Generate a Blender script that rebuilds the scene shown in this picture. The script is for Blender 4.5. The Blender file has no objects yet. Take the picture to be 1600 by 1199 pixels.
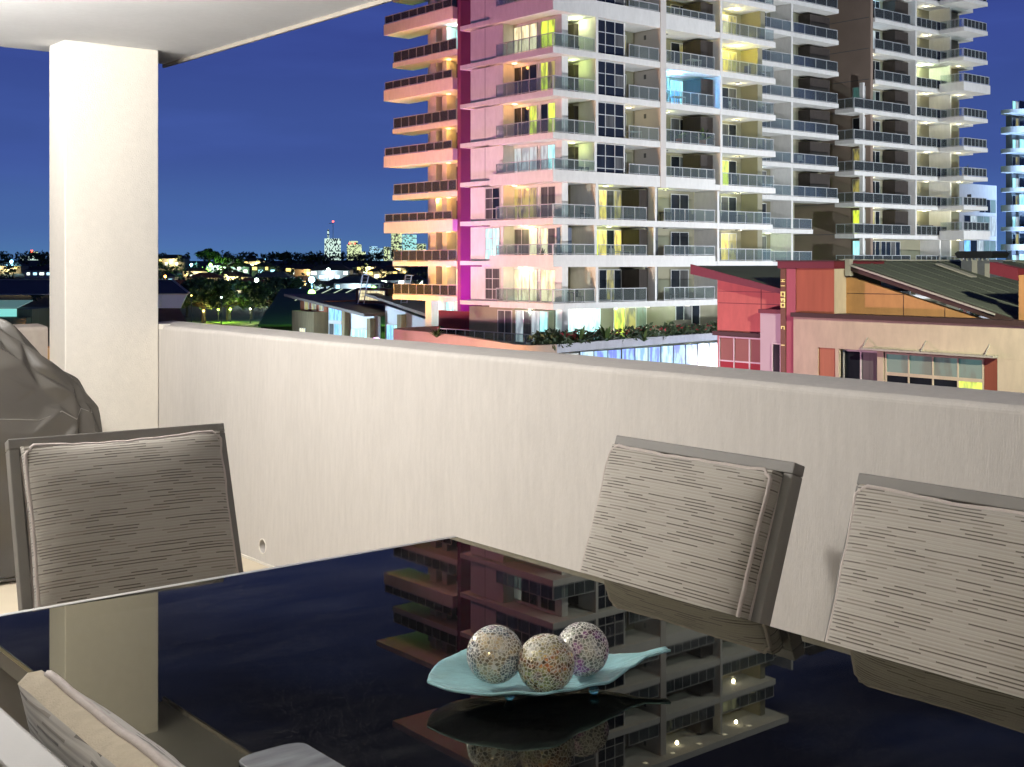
import bpy, bmesh, math, random
from mathutils import Vector, Matrix, noise
R = math.radians
random.seed(7)
sc = bpy.context.scene
COL = sc.collection

# ---------------------------------------------------------------- camera, sky, exposure
EYE = 1.45
YAW = 39.25
cam = bpy.data.objects.new('camera', bpy.data.cameras.new('camera'))
COL.objects.link(cam)
cam.location = (0, 0, EYE)
cam.rotation_euler = (math.pi / 2, 0, -R(YAW))
cam.data.sensor_width = 36
cam.data.lens = 43.65
cam.data.shift_y = -0.1172
cam.data.clip_start = 0.05
cam.data.clip_end = 9000
sc.camera = cam

world = bpy.data.worlds.new('World')
sc.world = world
world.use_nodes = True
wn, wl = world.node_tree.nodes, world.node_tree.links
bg = wn['Background']
tc = wn.new('ShaderNodeTexCoord')
sep = wn.new('ShaderNodeSeparateXYZ')
wl.new(tc.outputs['Generated'], sep.inputs[0])
ramp = wn.new('ShaderNodeValToRGB')
wl.new(sep.outputs['Z'], ramp.inputs[0])
els = ramp.color_ramp.elements
els[0].position, els[0].color = 0.0, (0.078, 0.185, 0.40, 1)
els[1].position, els[1].color = 1.0, (0.004, 0.006, 0.03, 1)
for p, col in ((0.035, (0.064, 0.135, 0.37, 1)), (0.09, (0.048, 0.090, 0.315, 1)), (0.2, (0.036, 0.060, 0.262, 1)), (0.33, (0.009, 0.013, 0.048, 1)), (0.5, (0.005, 0.007, 0.030, 1))):
    e = els.new(p)
    e.color = col
ramp.color_ramp.interpolation = 'EASE'
# thin high cloud, the same all round the sky
nz = wn.new('ShaderNodeTexNoise')
mp = wn.new('ShaderNodeMapping')
mp.inputs['Scale'].default_value = (1.6, 1.6, 9)
wl.new(tc.outputs['Generated'], mp.inputs[0])
wl.new(mp.outputs[0], nz.inputs[0])
nz.inputs['Scale'].default_value = 3.2
nz.inputs['Detail'].default_value = 5
cr = wn.new('ShaderNodeMapRange')
cr.inputs[1].default_value, cr.inputs[2].default_value = 0.45, 0.8
cr.inputs[3].default_value, cr.inputs[4].default_value = 0.0, 0.24
wl.new(nz.outputs[0], cr.inputs[0])
mx = wn.new('ShaderNodeMixRGB')
mx.inputs[2].default_value = (0.085, 0.15, 0.55, 1)
wl.new(cr.outputs[0], mx.inputs[0])
wl.new(ramp.outputs[0], mx.inputs[1])
# the last of the twilight: a physical sky with the sun below the horizon
sky = wn.new('ShaderNodeTexSky')
sky.sky_type = 'NISHITA'
sky.sun_disc = False
sky.sun_elevation = R(-3)
sky.sun_rotation = R(-40)
sky.ozone_density = 10
sky.dust_density = 0.3
ad = wn.new('ShaderNodeMixRGB')
ad.blend_type = 'ADD'
ad.inputs[0].default_value = 0.05
wl.new(mx.outputs[0], ad.inputs[1])
wl.new(sky.outputs[0], ad.inputs[2])
wl.new(ad.outputs[0], bg.inputs[0])
bg.inputs[1].default_value = 1.0

vs = sc.view_settings
vs.view_transform = 'Standard'
vs.look = 'None'
vs.exposure = 0
vs.gamma = 1
cy = sc.cycles
cy.use_denoising = True
cy.max_bounces = 6
cy.diffuse_bounces = 3
cy.glossy_bounces = 3
cy.adaptive_threshold = 0.025
cy.transparent_max_bounces = 10
cy.sample_clamp_indirect = 4
cy.sample_clamp_direct = 0
cy.caustics_reflective = False
cy.caustics_refractive = False

# ---------------------------------------------------------------- materials
MATS = {}

def mat(name, col, rough=0.6, metal=0.0, var=0.08, scale=6.0, bump=0.0, bscale=60.0, stretch=(1, 1, 1), emit=None, es=0.0, coord='Object', spec=0.5, trans=0.0, stain=0.0):
    if name in MATS:
        return MATS[name]
    m = bpy.data.materials.new(name)
    m.use_nodes = True
    n, l = m.node_tree.nodes, m.node_tree.links
    p = n['Principled BSDF']
    p.inputs['Roughness'].default_value = rough
    p.inputs['Metallic'].default_value = metal
    p.inputs['Specular IOR Level'].default_value = spec
    p.inputs['Transmission Weight'].default_value = trans
    c4 = (*col, 1)
    if coord == 'World':
        g = n.new('ShaderNodeNewGeometry')
        src = g.outputs['Position']
    else:
        t = n.new('ShaderNodeTexCoord')
        src = t.outputs['Object']
    mpg = n.new('ShaderNodeMapping')
    mpg.inputs['Scale'].default_value = stretch
    l.new(src, mpg.inputs[0])
    if var > 0:
        tx = n.new('ShaderNodeTexNoise')
        tx.inputs['Scale'].default_value = scale
        tx.inputs['Detail'].default_value = 6
        l.new(mpg.outputs[0], tx.inputs[0])
        mr = n.new('ShaderNodeMapRange')
        mr.inputs[1].default_value, mr.inputs[2].default_value = 0.25, 0.75
        mr.inputs[3].default_value, mr.inputs[4].default_value = 1 - var, 1 + var
        l.new(tx.outputs[0], mr.inputs[0])
        mm = n.new('ShaderNodeVectorMath')
        mm.operation = 'SCALE'
        mm.inputs[0].default_value = col
        l.new(mr.outputs[0], mm.inputs['Scale'])
        out = mm.outputs[0]
        if stain > 0:       # soft rain stains and scuffs, wider than the grain
            ms_ = n.new('ShaderNodeMapping')
            ms_.inputs['Scale'].default_value = (1, 1, 0.35)
            l.new(src, ms_.inputs[0])
            ts_ = n.new('ShaderNodeTexNoise')
            ts_.inputs['Scale'].default_value = 3.1
            ts_.inputs['Detail'].default_value = 9
            ts_.inputs['Roughness'].default_value = 0.65
            l.new(ms_.outputs[0], ts_.inputs[0])
            rs_ = n.new('ShaderNodeMapRange')
            rs_.inputs[1].default_value, rs_.inputs[2].default_value = 0.35, 0.62
            rs_.inputs[3].default_value, rs_.inputs[4].default_value = 1 - stain, 1 + stain * .3
            l.new(ts_.outputs[0], rs_.inputs[0])
            m2_ = n.new('ShaderNodeVectorMath')
            m2_.operation = 'SCALE'
            l.new(out, m2_.inputs[0])
            l.new(rs_.outputs[0], m2_.inputs['Scale'])
            out = m2_.outputs[0]
        l.new(out, p.inputs['Base Color'])
    else:
        p.inputs['Base Color'].default_value = c4
    if bump > 0:
        tb = n.new('ShaderNodeTexNoise')
        tb.inputs['Scale'].default_value = bscale
        tb.inputs['Detail'].default_value = 4
        l.new(mpg.outputs[0], tb.inputs[0])
        b = n.new('ShaderNodeBump')
        b.inputs['Strength'].default_value = bump
        b.inputs['Distance'].default_value = 0.01
        l.new(tb.outputs[0], b.inputs['Height'])
        l.new(b.outputs[0], p.inputs['Normal'])
    if emit:
        p.inputs['Emission Color'].default_value = (*emit, 1)
        p.inputs['Emission Strength'].default_value = es
    MATS[name] = m
    return m

def mat_lit(name, col, es, fold=1.4, mixc=None):
    """a window with the lights on behind it: curtain folds and furniture break up the glow"""
    m = mat(name, (0.25, 0.25, 0.22), 0.12, var=0, coord='World')
    n, l = m.node_tree.nodes, m.node_tree.links
    p = n['Principled BSDF']
    g = n.new('ShaderNodeNewGeometry')
    mp2 = n.new('ShaderNodeMapping')
    mp2.inputs['Scale'].default_value = (fold, fold, 0.35)
    l.new(g.outputs['Position'], mp2.inputs[0])
    t = n.new('ShaderNodeTexNoise')
    t.inputs['Scale'].default_value = 2.2
    t.inputs['Detail'].default_value = 3
    l.new(mp2.outputs[0], t.inputs[0])
    r = n.new('ShaderNodeValToRGB')
    l.new(t.outputs[0], r.inputs[0])
    e = r.color_ramp.elements
    c2 = mixc or tuple(v * 0.35 for v in col)
    e[0].position, e[0].color = 0.40, (*c2, 1)
    e[1].position, e[1].color = 0.55, (*col, 1)
    l.new(r.outputs[0], p.inputs['Emission Color'])
    p.inputs['Emission Strength'].default_value = es
    return m

def mat_emit(name, col, es):
    return mat(name, (0.3, 0.3, 0.3), 0.4, var=0, emit=col, es=es)

def mat_glass_rail():
    m = bpy.data.materials.new('balustrade glass')
    m.use_nodes = True
    n, l = m.node_tree.nodes, m.node_tree.links
    n.remove(n['Principled BSDF'])
    tr = n.new('ShaderNodeBsdfTransparent')
    tr.inputs[0].default_value = (0.84, 0.90, 0.89, 1)
    gl = n.new('ShaderNodeBsdfGlossy')
    gl.inputs['Roughness'].default_value = 0.05
    gl.inputs[0].default_value = (0.8, 0.9, 0.9, 1)
    df = n.new('ShaderNodeBsdfDiffuse')
    df.inputs[0].default_value = (0.5, 0.56, 0.56, 1)
    fr = n.new('ShaderNodeFresnel')
    fr.inputs[0].default_value = 1.25
    m1 = n.new('ShaderNodeMixShader')
    m1.inputs[0].default_value = 0.08
    l.new(tr.outputs[0], m1.inputs[1])
    l.new(df.outputs[0], m1.inputs[2])
    m2 = n.new('ShaderNodeMixShader')
    l.new(fr.outputs[0], m2.inputs[0])
    l.new(m1.outputs[0], m2.inputs[1])
    l.new(gl.outputs[0], m2.inputs[2])
    l.new(m2.outputs[0], n['Material Output'].inputs[0])
    return m

def mat_fabric():
    m = mat('striped outdoor fabric', (0.4, 0.37, 0.32), 0.85, var=0)
    n, l = m.node_tree.nodes, m.node_tree.links
    p = n['Principled BSDF']
    t = n.new('ShaderNodeTexCoord')
    s = n.new('ShaderNodeSeparateXYZ')
    l.new(t.outputs['Object'], s.inputs[0])
    def math_(op, a, b=None):
        q = n.new('ShaderNodeMath')
        q.operation = op
        for i, v in enumerate((a, b)):
            if v is None:
                continue
            if isinstance(v, (int, float)):
                q.inputs[i].default_value = v
            else:
                l.new(v, q.inputs[i])
        return q.outputs[0]
    # rows of yarn across the cushion, each broken into long dashes at random
    zz = math_('DIVIDE', s.outputs['Z'], 0.0078)
    row = math_('FLOOR', zz)
    wn1 = n.new('ShaderNodeTexWhiteNoise')
    wn1.noise_dimensions = '1D'
    l.new(row, wn1.inputs['W'])
    xs = math_('ADD', math_('DIVIDE', s.outputs['X'], 0.072), math_('MULTIPLY', wn1.outputs[0], 7.0))
    seg = math_('FLOOR', xs)
    cmb = n.new('ShaderNodeCombineXYZ')
    l.new(row, cmb.inputs[0])
    l.new(seg, cmb.inputs[1])
    wn2 = n.new('ShaderNodeTexWhiteNoise')
    l.new(cmb.outputs[0], wn2.inputs[0])
    cr2 = n.new('ShaderNodeValToRGB')
    cr2.color_ramp.interpolation = 'CONSTANT'
    e = cr2.color_ramp.elements
    e[0].position, e[0].color = 0.0, (0.08, 0.066, 0.05, 1)
    e[1].position, e[1].color = 0.30, (0.20, 0.175, 0.145, 1)
    for pz, cc in ((0.52, (0.34, 0.31, 0.27, 1)), (0.78, (0.385, 0.355, 0.31, 1))):
        q = e.new(pz)
        q.color = cc
    l.new(wn2.outputs[0], cr2.inputs[0])
    fz = math_('FRACT', zz)
    gap = math_('LESS_THAN', fz, 0.34)
    lite = math_('MULTIPLY', math_('GREATER_THAN', fz, 0.55), math_('LESS_THAN', fz, 0.78))
    base_ = n.new('ShaderNodeMixRGB')
    base_.inputs[1].default_value = (0.36, 0.33, 0.285, 1)
    base_.inputs[2].default_value = (0.41, 0.38, 0.33, 1)
    l.new(lite, base_.inputs[0])
    ground = n.new('ShaderNodeMixRGB')
    l.new(base_.outputs[0], ground.inputs[1])
    l.new(gap, ground.inputs[0])
    l.new(cr2.outputs[0], ground.inputs[2])
    l.new(ground.outputs[0], p.inputs['Base Color'])
    wv = math_('SINE', math_('MULTIPLY', zz, 6.283))
    wx = math_('SINE', math_('MULTIPLY', s.outputs['X'], 2600.0))
    hh = math_('ADD', wv, math_('MULTIPLY', wx, 0.35))
    b = n.new('ShaderNodeBump')
    b.inputs['Strength'].default_value = 0.22
    b.inputs['Distance'].default_value = 0.0012
    l.new(hh, b.inputs['Height'])
    l.new(b.outputs[0], p.inputs['Normal'])
    p.inputs['Sheen Weight'].default_value = 0.2
    # the cloth has slight puckers and uneven fading of its own
    return m

def mat_table_glass():
    m = mat('black back-painted glass', (0.004, 0.004, 0.005), 0.02, var=0, spec=0.34)
    n, l = m.node_tree.nodes, m.node_tree.links
    p = n['Principled BSDF']
    t = n.new('ShaderNodeTexCoord')
    mp2 = n.new('ShaderNodeMapping')
    mp2.inputs['Rotation'].default_value = (0, 0, R(35))
    mp2.inputs['Scale'].default_value = (1.2, 4, 1)
    l.new(t.outputs['Object'], mp2.inputs[0])
    a = n.new('ShaderNodeTexNoise')
    a.inputs['Scale'].default_value = 2.4
    a.inputs['Detail'].default_value = 7
    a.inputs['Distortion'].default_value = 1.4
    l.new(mp2.outputs[0], a.inputs[0])
    big = n.new('ShaderNodeTexNoise')
    big.inputs['Scale'].default_value = 1.7
    l.new(t.outputs['Object'], big.inputs[0])
    mu = n.new('ShaderNodeMath')
    mu.operation = 'MULTIPLY'
    l.new(a.outputs[0], mu.inputs[0])
    l.new(big.outputs[0], mu.inputs[1])
    r1 = n.new('ShaderNodeMapRange')
    r1.inputs[1].default_value, r1.inputs[2].default_value = 0.15, 0.45
    r1.inputs[3].default_value, r1.inputs[4].default_value = 0.006, 0.028
    l.new(mu.outputs[0], r1.inputs[0])
    # wiped film of dust left on the glass
    r2 = n.new('ShaderNodeMapRange')
    r2.inputs[1].default_value, r2.inputs[2].default_value = 0.2, 0.5
    r2.inputs[3].default_value, r2.inputs[4].default_value = 0.006, 0.024
    l.new(mu.outputs[0], r2.inputs[0])
    cc = n.new('ShaderNodeCombineColor')
    for i in range(3):
        l.new(r2.outputs[0], cc.inputs[i])
    df = n.new('ShaderNodeBsdfDiffuse')
    l.new(cc.outputs[0], df.inputs[0])
    gl = n.new('ShaderNodeBsdfGlossy')
    gl.inputs[0].default_value = (0.76, 0.73, 0.58, 1)      # warm tint put into the reflection to cancel the blue sky
    l.new(r1.outputs[0], gl.inputs['Roughness'])
    fr = n.new('ShaderNodeFresnel')
    fr.inputs[0].default_value = 1.42
    mxs = n.new('ShaderNodeMixShader')
    l.new(fr.outputs[0], mxs.inputs[0])
    l.new(df.outputs[0], mxs.inputs[1])
    l.new(gl.outputs[0], mxs.inputs[2])
    l.new(mxs.outputs[0], n['Material Output'].inputs[0])
    n.remove(p)
    return m

def mat_mosaic(name, tint, seed):
    m = mat(name, (0.5, 0.5, 0.5), 0.12, var=0)
    n, l = m.node_tree.nodes, m.node_tree.links
    p = n['Principled BSDF']
    t = n.new('ShaderNodeTexCoord')
    mp2 = n.new('ShaderNodeMapping')
    mp2.inputs['Location'].default_value = (seed, seed * 2.3, 0)
    l.new(t.outputs['Object'], mp2.inputs[0])
    dist = n.new('ShaderNodeTexVoronoi')
    dist.feature = 'DISTANCE_TO_EDGE'
    cell = n.new('ShaderNodeTexVoronoi')
    for v in (dist, cell):
        v.inputs['Scale'].default_value = 170
        l.new(mp2.outputs[0], v.inputs[0])
    zone = n.new('ShaderNodeTexNoise')
    zone.inputs['Scale'].default_value = 22
    l.new(mp2.outputs[0], zone.inputs[0])
    zr = n.new('ShaderNodeValToRGB')
    e = zr.color_ramp.elements
    e[0].position, e[0].color = 0.3, (0.62, 0.60, 0.50, 1)
    e[1].position, e[1].color = 0.72, (0.25, 0.05, 0.22, 1)
    for pz, cc in tint:
        q = e.new(pz)
        q.color = (*cc, 1)
    l.new(zone.outputs[0], zr.inputs[0])
    hs = n.new('ShaderNodeSeparateColor')
    l.new(cell.outputs['Color'], hs.inputs[0])
    mxc = n.new('ShaderNodeMixRGB')
    mxc.blend_type = 'MULTIPLY'
    mxc.inputs[0].default_value = 1
    vr = n.new('ShaderNodeMapRange')
    vr.inputs[3].default_value, vr.inputs[4].default_value = 0.4, 2.0
    l.new(hs.outputs[0], vr.inputs[0])
    l.new(zr.outputs[0], mxc.inputs[1])
    l.new(vr.outputs[0], mxc.inputs[2])
    st = n.new('ShaderNodeMapRange')
    st.inputs[1].default_value, st.inputs[2].default_value = 0.06, 0.12
    l.new(dist.outputs[0], st.inputs[0])
    mg = n.new('ShaderNodeMixRGB')
    mg.inputs[1].default_value = (0.82, 0.80, 0.74, 1)
    l.new(st.outputs[0], mg.inputs[0])
    l.new(mxc.outputs[0], mg.inputs[2])
    l.new(mg.outputs[0], p.inputs['Base Color'])
    mtl = n.new('ShaderNodeMath')
    mtl.operation = 'MULTIPLY'
    mtl.inputs[1].default_value = 0.6
    l.new(st.outputs[0], mtl.inputs[0])
    l.new(mtl.outputs[0], p.inputs['Metallic'])
    rr = n.new('ShaderNodeMapRange')
    rr.inputs[3].default_value, rr.inputs[4].default_value = 0.8, 0.16
    l.new(st.outputs[0], rr.inputs[0])
    l.new(rr.outputs[0], p.inputs['Roughness'])
    # each chip sits at its own tilt
    vv = n.new('ShaderNodeVectorMath')
    vv.operation = 'SUBTRACT'
    vv.inputs[1].default_value = (0.5, 0.5, 0.5)
    l.new(cell.outputs['Color'], vv.inputs[0])
    vsn = n.new('ShaderNodeVectorMath')
    vsn.operation = 'SCALE'
    vsn.inputs['Scale'].default_value = 0.45
    l.new(vv.outputs[0], vsn.inputs[0])
    gg = n.new('ShaderNodeNewGeometry')
    va = n.new('ShaderNodeVectorMath')
    l.new(gg.outputs['Normal'], va.inputs[0])
    l.new(vsn.outputs[0], va.inputs[1])
    vnm = n.new('ShaderNodeVectorMath')
    vnm.operation = 'NORMALIZE'
    l.new(va.outputs[0], vnm.inputs[0])
    b = n.new('ShaderNodeBump')
    b.inputs['Strength'].default_value = 0.5
    b.inputs['Distance'].default_value = 0.0015
    l.new(st.outputs[0], b.inputs['Height'])
    l.new(vnm.outputs[0], b.inputs['Normal'])
    l.new(b.outputs[0], p.inputs['Normal'])
    return m

def mat_skyline(name, wall, lit, es, sx, sz, fill):
    """far skyscraper: its windows are under two pixels each"""
    m = mat(name, wall, 0.4, var=0)
    n, l = m.node_tree.nodes, m.node_tree.links
    p = n['Principled BSDF']
    g = n.new('ShaderNodeNewGeometry')
    s = n.new('ShaderNodeSeparateXYZ')
    l.new(g.outputs['Position'], s.inputs[0])
    def fl(a, k):
        q = n.new('ShaderNodeMath')
        q.operation = 'MULTIPLY'
        q.inputs[1].default_value = k
        l.new(a, q.inputs[0])
        w = n.new('ShaderNodeMath')
        w.operation = 'FLOOR'
        l.new(q.outputs[0], w.inputs[0])
        return w.outputs[0]
    c = n.new('ShaderNodeCombineXYZ')
    dd = n.new('ShaderNodeMath')
    dd.operation = 'SUBTRACT'
    l.new(s.outputs['X'], dd.inputs[0])
    l.new(s.outputs['Y'], dd.inputs[1])
    l.new(fl(dd.outputs[0], sx), c.inputs[0])
    l.new(fl(s.outputs['Z'], sz), c.inputs[2])
    w = n.new('ShaderNodeTexWhiteNoise')
    l.new(c.outputs[0], w.inputs[0])
    lt = n.new('ShaderNodeMath')
    lt.operation = 'LESS_THAN'
    lt.inputs[1].default_value = fill
    l.new(w.outputs[0], lt.inputs[0])
    ms = n.new('ShaderNodeMath')
    ms.operation = 'MULTIPLY'
    ms.inputs[1].default_value = es
    l.new(lt.outputs[0], ms.inputs[0])
    p.inputs['Emission Color'].default_value = (*lit, 1)
    l.new(ms.outputs[0], p.inputs['Emission Strength'])
    return m

M_STUCCO = mat('balcony render', (0.62, 0.585, 0.545), 0.9, var=0.05, scale=55, bump=0.24, bscale=230, stretch=(1, 1, 0.14), coord='World', stain=0.05)
M_STUCCOTOP = mat('balcony render coping', (0.63, 0.59, 0.545), 0.92, var=0.07, scale=40, bump=0.5, bscale=220, coord='World')
M_COLUMN = mat('cream painted column', (0.83, 0.785, 0.70), 0.85, var=0.03, scale=30, bump=0.2, bscale=150, coord='World', stain=0.04)
M_CEIL = mat('white painted ceiling', (0.90, 0.91, 0.93), 0.9, var=0.02, scale=30, bump=0.2, bscale=200, coord='World', stain=0.03)
M_FLOOR = mat('beige floor tile', (0.70, 0.61, 0.46), 0.45, var=0.06, scale=4, bump=0.05, bscale=80, coord='World')
M_FRAME = mat('taupe powder coated aluminium', (0.17, 0.16, 0.145), 0.6, metal=0.0, var=0.03, scale=30, bump=0.03, bscale=400)
M_TRIM = mat('brushed aluminium trim', (0.72, 0.72, 0.70), 0.35, metal=0.6, var=0.03)
M_FABRIC = mat_fabric()
M_PIPING = mat('pale piping cord', (0.52, 0.455, 0.42), 0.8, var=0.08, scale=90, bump=0.2, bscale=500)
M_BOXING = mat('tan canvas cushion edging', (0.50, 0.43, 0.32), 0.9, var=0.1, scale=70, bump=0.3, bscale=500)
M_SLING = mat('grey sling mesh', (0.13, 0.125, 0.11), 0.8, var=0.08, scale=80, bump=0.3, bscale=600)
M_TABLE = mat_table_glass()
M_VINYL = mat('grey vinyl cover', (0.060, 0.055, 0.048), 0.26, var=0.12, scale=5, bump=0.12, bscale=240)
M_CONC = mat('off white painted concrete', (0.76, 0.75, 0.73), 0.85, var=0.05, scale=0.6, coord='World', stain=0.07)
M_CONC2 = mat('grey panel', (0.12, 0.125, 0.135), 0.7, var=0.08, scale=1, coord='World')
M_TIMBER = mat('dark stained timber screen', (0.040, 0.031, 0.026), 0.7, var=0.35, scale=3, stretch=(6, 6, 0.4), coord='World')
M_BROWN = mat('brown rendered wall', (0.30, 0.225, 0.18), 0.85, var=0.1, scale=0.5, coord='World')
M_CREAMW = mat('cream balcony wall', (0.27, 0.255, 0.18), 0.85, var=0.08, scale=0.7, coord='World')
M_ALU = mat('pale window frame', (0.60, 0.60, 0.60), 0.5, var=0.0)
M_RAIL = mat('silver handrail', (0.50, 0.51, 0.53), 0.5, metal=0.1, var=0.0)
M_DARKGL = mat('dark window glass', (0.018, 0.022, 0.030), 0.06, var=0.5, scale=0.9, stretch=(1, 1, 0.2), coord='World')
M_CURT = mat('curtained window', (0.10, 0.10, 0.10), 0.25, var=0.4, scale=1.6, stretch=(2, 2, 0.1), coord='World')
M_GLASSRAIL = mat_glass_rail()
LIT = {
    'Y': mat_lit('yellow lit room', (1.0, 0.74, 0.10), 1.25),
    'W': mat_lit('warm white lit room', (1.0, 0.90, 0.55), 1.25, mixc=(0.55, 0.47, 0.26)),
    'G': mat_lit('lime lit room', (0.74, 0.92, 0.05), 1.2),
    'C': mat_lit('cyan lit room', (0.40, 0.95, 0.95), 1.4, mixc=(0.2, 0.5, 0.55)),
    'B': mat_lit('blue lit room', (0.20, 0.62, 1.0), 1.3, mixc=(0.05, 0.28, 0.75)),
    'P': mat_lit('pale lit room', (0.62, 0.74, 0.78), 0.8, mixc=(0.3, 0.36, 0.42)),
    'D': M_DARKGL,
    'K': M_CURT,
    'T': mat_lit('teal blind', (0.05, 0.22, 0.20), 0.5, mixc=(0.02, 0.08, 0.07)),
    'I': mat_lit('ice blue shop', (0.30, 0.62, 1.0), 1.0, mixc=(0.05, 0.12, 0.9)),
    'S': mat_lit('white shop', (0.62, 0.88, 1.0), 0.95, mixc=(0.15, 0.45, 0.9)),
    'Q': mat('rose blind', (0.33, 0.17, 0.14), 0.85, var=0.08, scale=1, coord='World'),
    'R': mat('deep red spandrel', (0.35, 0.02, 0.03), 0.7, var=0.05, coord='World'),
    'N': mat_lit('dim warm room', (0.50, 0.42, 0.08), 0.75, mixc=(0.05, 0.04, 0.02)),
}

# ---------------------------------------------------------------- helpers
ORG = {}

def tag(o, label=None, cat=None, group=None, kind=None):
    if label:
        o['label'] = label
    if cat:
        o['category'] = cat
    if group:
        o['group'] = group
    if kind:
        o['kind'] = kind
    return o

def link(o, parent=None, org=(0, 0, 0)):
    COL.objects.link(o)
    if parent is not None:
        o.parent = parent
    ORG[o.name] = Vector(org)
    return o

def empty(name, loc, label, cat, group=None, rotz=0.0):
    o = bpy.data.objects.new(name, None)
    o.empty_display_size = 0.2
    link(o, None, loc)
    o.location = loc
    o.rotation_euler = (0, 0, rotz)
    tag(o, label, cat, group)
    return o

class MB:
    def __init__(s):
        s.v, s.f = [], []
    def box(s, x0, x1, y0, y1, z0, z1):
        b = len(s.v)
        s.v += [(x, y, z) for z in (z0, z1) for y in (y0, y1) for x in (x0, x1)]
        s.f += [tuple(b + i for i in q) for q in ((0, 2, 3, 1), (4, 5, 7, 6), (0, 1, 5, 4), (2, 6, 7, 3), (0, 4, 6, 2), (1, 3, 7, 5))]
        return s
    def prism(s, pts, z0, z1, axis='z'):
        """pts: outline; axis z extrudes up, axis x extrudes along X with pts=(y,z), axis y along Y with pts=(x,z)"""
        b, n = len(s.v), len(pts)
        for h in (z0, z1):
            for p, q in pts:
                s.v.append((p, q, h) if axis == 'z' else (h, p, q) if axis == 'x' else (p, h, q))
        s.f.append(tuple(b + i for i in range(n))[::-1])
        s.f.append(tuple(b + n + i for i in range(n)))
        for i in range(n):
            j = (i + 1) % n
            s.f.append((b + i, b + j, b + n + j, b + n + i))
        return s
    def bar(s, p, q, w, h=None):
        p, q = Vector(p), Vector(q)
        h = h or w
        d = (q - p).normalized()
        a = d.cross(Vector((0, 0, 1)))
        a = a.normalized() if a.length > 1e-4 else Vector((1, 0, 0))
        c = a.cross(d).normalized()
        b = len(s.v)
        for e in (p, q):
            for i, j in ((-1, -1), (1, -1), (1, 1), (-1, 1)):
                s.v.append(tuple(e + a * (i * w / 2) + c * (j * h / 2)))
        s.f += [tuple(b + i for i in t) for t in ((3, 2, 1, 0), (4, 5, 6, 7), (0, 1, 5, 4), (1, 2, 6, 5), (2, 3, 7, 6), (3, 0, 4, 7))]
        return s
    def tube(s, pts, r, n=8, closed=False):
        pts = [Vector(p) for p in pts]
        m = len(pts)
        b = len(s.v)
        up = None
        for i, p in enumerate(pts):
            a = pts[(i - 1) % m] if (closed or i > 0) else p
            c = pts[(i + 1) % m] if (closed or i < m - 1) else p
            d = (c - a).normalized()
            if up is None:
                up = d.orthogonal().normalized()
            up = (up - d * up.dot(d)).normalized()
            sd = d.cross(up)
            rr = r[i] if isinstance(r, (list, tuple)) else r
            for k in range(n):
                t = 2 * math.pi * k / n
                s.v.append(tuple(p + (up * math.cos(t) + sd * math.sin(t)) * rr))
        for i in range(m if closed else m - 1):
            j = (i + 1) % m
            for k in range(n):
                kk = (k + 1) % n
                s.f.append((b + i * n + k, b + i * n + kk, b + j * n + kk, b + j * n + k))
        if not closed:
            s.f.append(tuple(b + k for k in range(n))[::-1])
            s.f.append(tuple(b + (m - 1) * n + k for k in range(n)))
        return s
    def cyl(s, c, r, z0, z1, n=16):
        return s.prism([(c[0] + r * math.cos(2 * math.pi * i / n), c[1] + r * math.sin(2 * math.pi * i / n)) for i in range(n)], z0, z1)
    def build(s, name, m, parent=None, org=None, smooth=False, bevel=0.0):
        """vertices are in the frame of the parent (world, when there is none); org moves the origin"""
        me = bpy.data.meshes.new(name)
        o0 = Vector(org) if org is not None else Vector((0, 0, 0))
        me.from_pydata([tuple(Vector(v) - o0) for v in s.v], [], s.f)
        me.materials.append(m)
        if smooth:
            me.shade_smooth()
        o = bpy.data.objects.new(name, me)
        link(o, parent)
        o.location = o0
        if bevel:
            md = o.modifiers.new('bevel', 'BEVEL')
            md.width = bevel
            md.segments = 2
            md.limit_method = 'ANGLE'
        return o

UC = {}

def cube(name, x0, x1, y0, y1, z0, z1, m, parent=None, base=(0, 0, 0)):
    """one box-shaped piece; shares its mesh with all pieces of that material. base: world origin of the parent"""
    key = m.name
    if key not in UC:
        b = MB().box(-0.5, 0.5, -0.5, 0.5, -0.5, 0.5)
        me = bpy.data.meshes.new('box ' + key)
        me.from_pydata(b.v, [], b.f)
        me.materials.append(m)
        UC[key] = me
    o = bpy.data.objects.new(name, UC[key])
    link(o, parent)
    o.location = ((x0 + x1) / 2 - base[0], (y0 + y1) / 2 - base[1], (z0 + z1) / 2 - base[2])
    o.scale = (abs(x1 - x0), abs(y1 - y0), abs(z1 - z0))
    return o

def lamp(name, kind, loc, energy, col, parent=None, size=0.1, spot=None, target=None, blend=0.5):
    ld = bpy.data.lights.new(name, kind)
    ld.energy = energy
    ld.color = col
    if kind in ('POINT', 'SPOT'):
        ld.shadow_soft_size = size
    if kind == 'AREA':
        ld.shape = 'DISK'
        ld.size = size
    if spot:
        ld.spot_size = R(spot)
        ld.spot_blend = blend
    o = bpy.data.objects.new(name, ld)
    link(o, parent)
    o.location = loc
    if target is not None:
        o.rotation_euler = (Vector(target) - Vector(loc)).to_track_quat('-Z', 'Y').to_euler()
    return o

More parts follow.
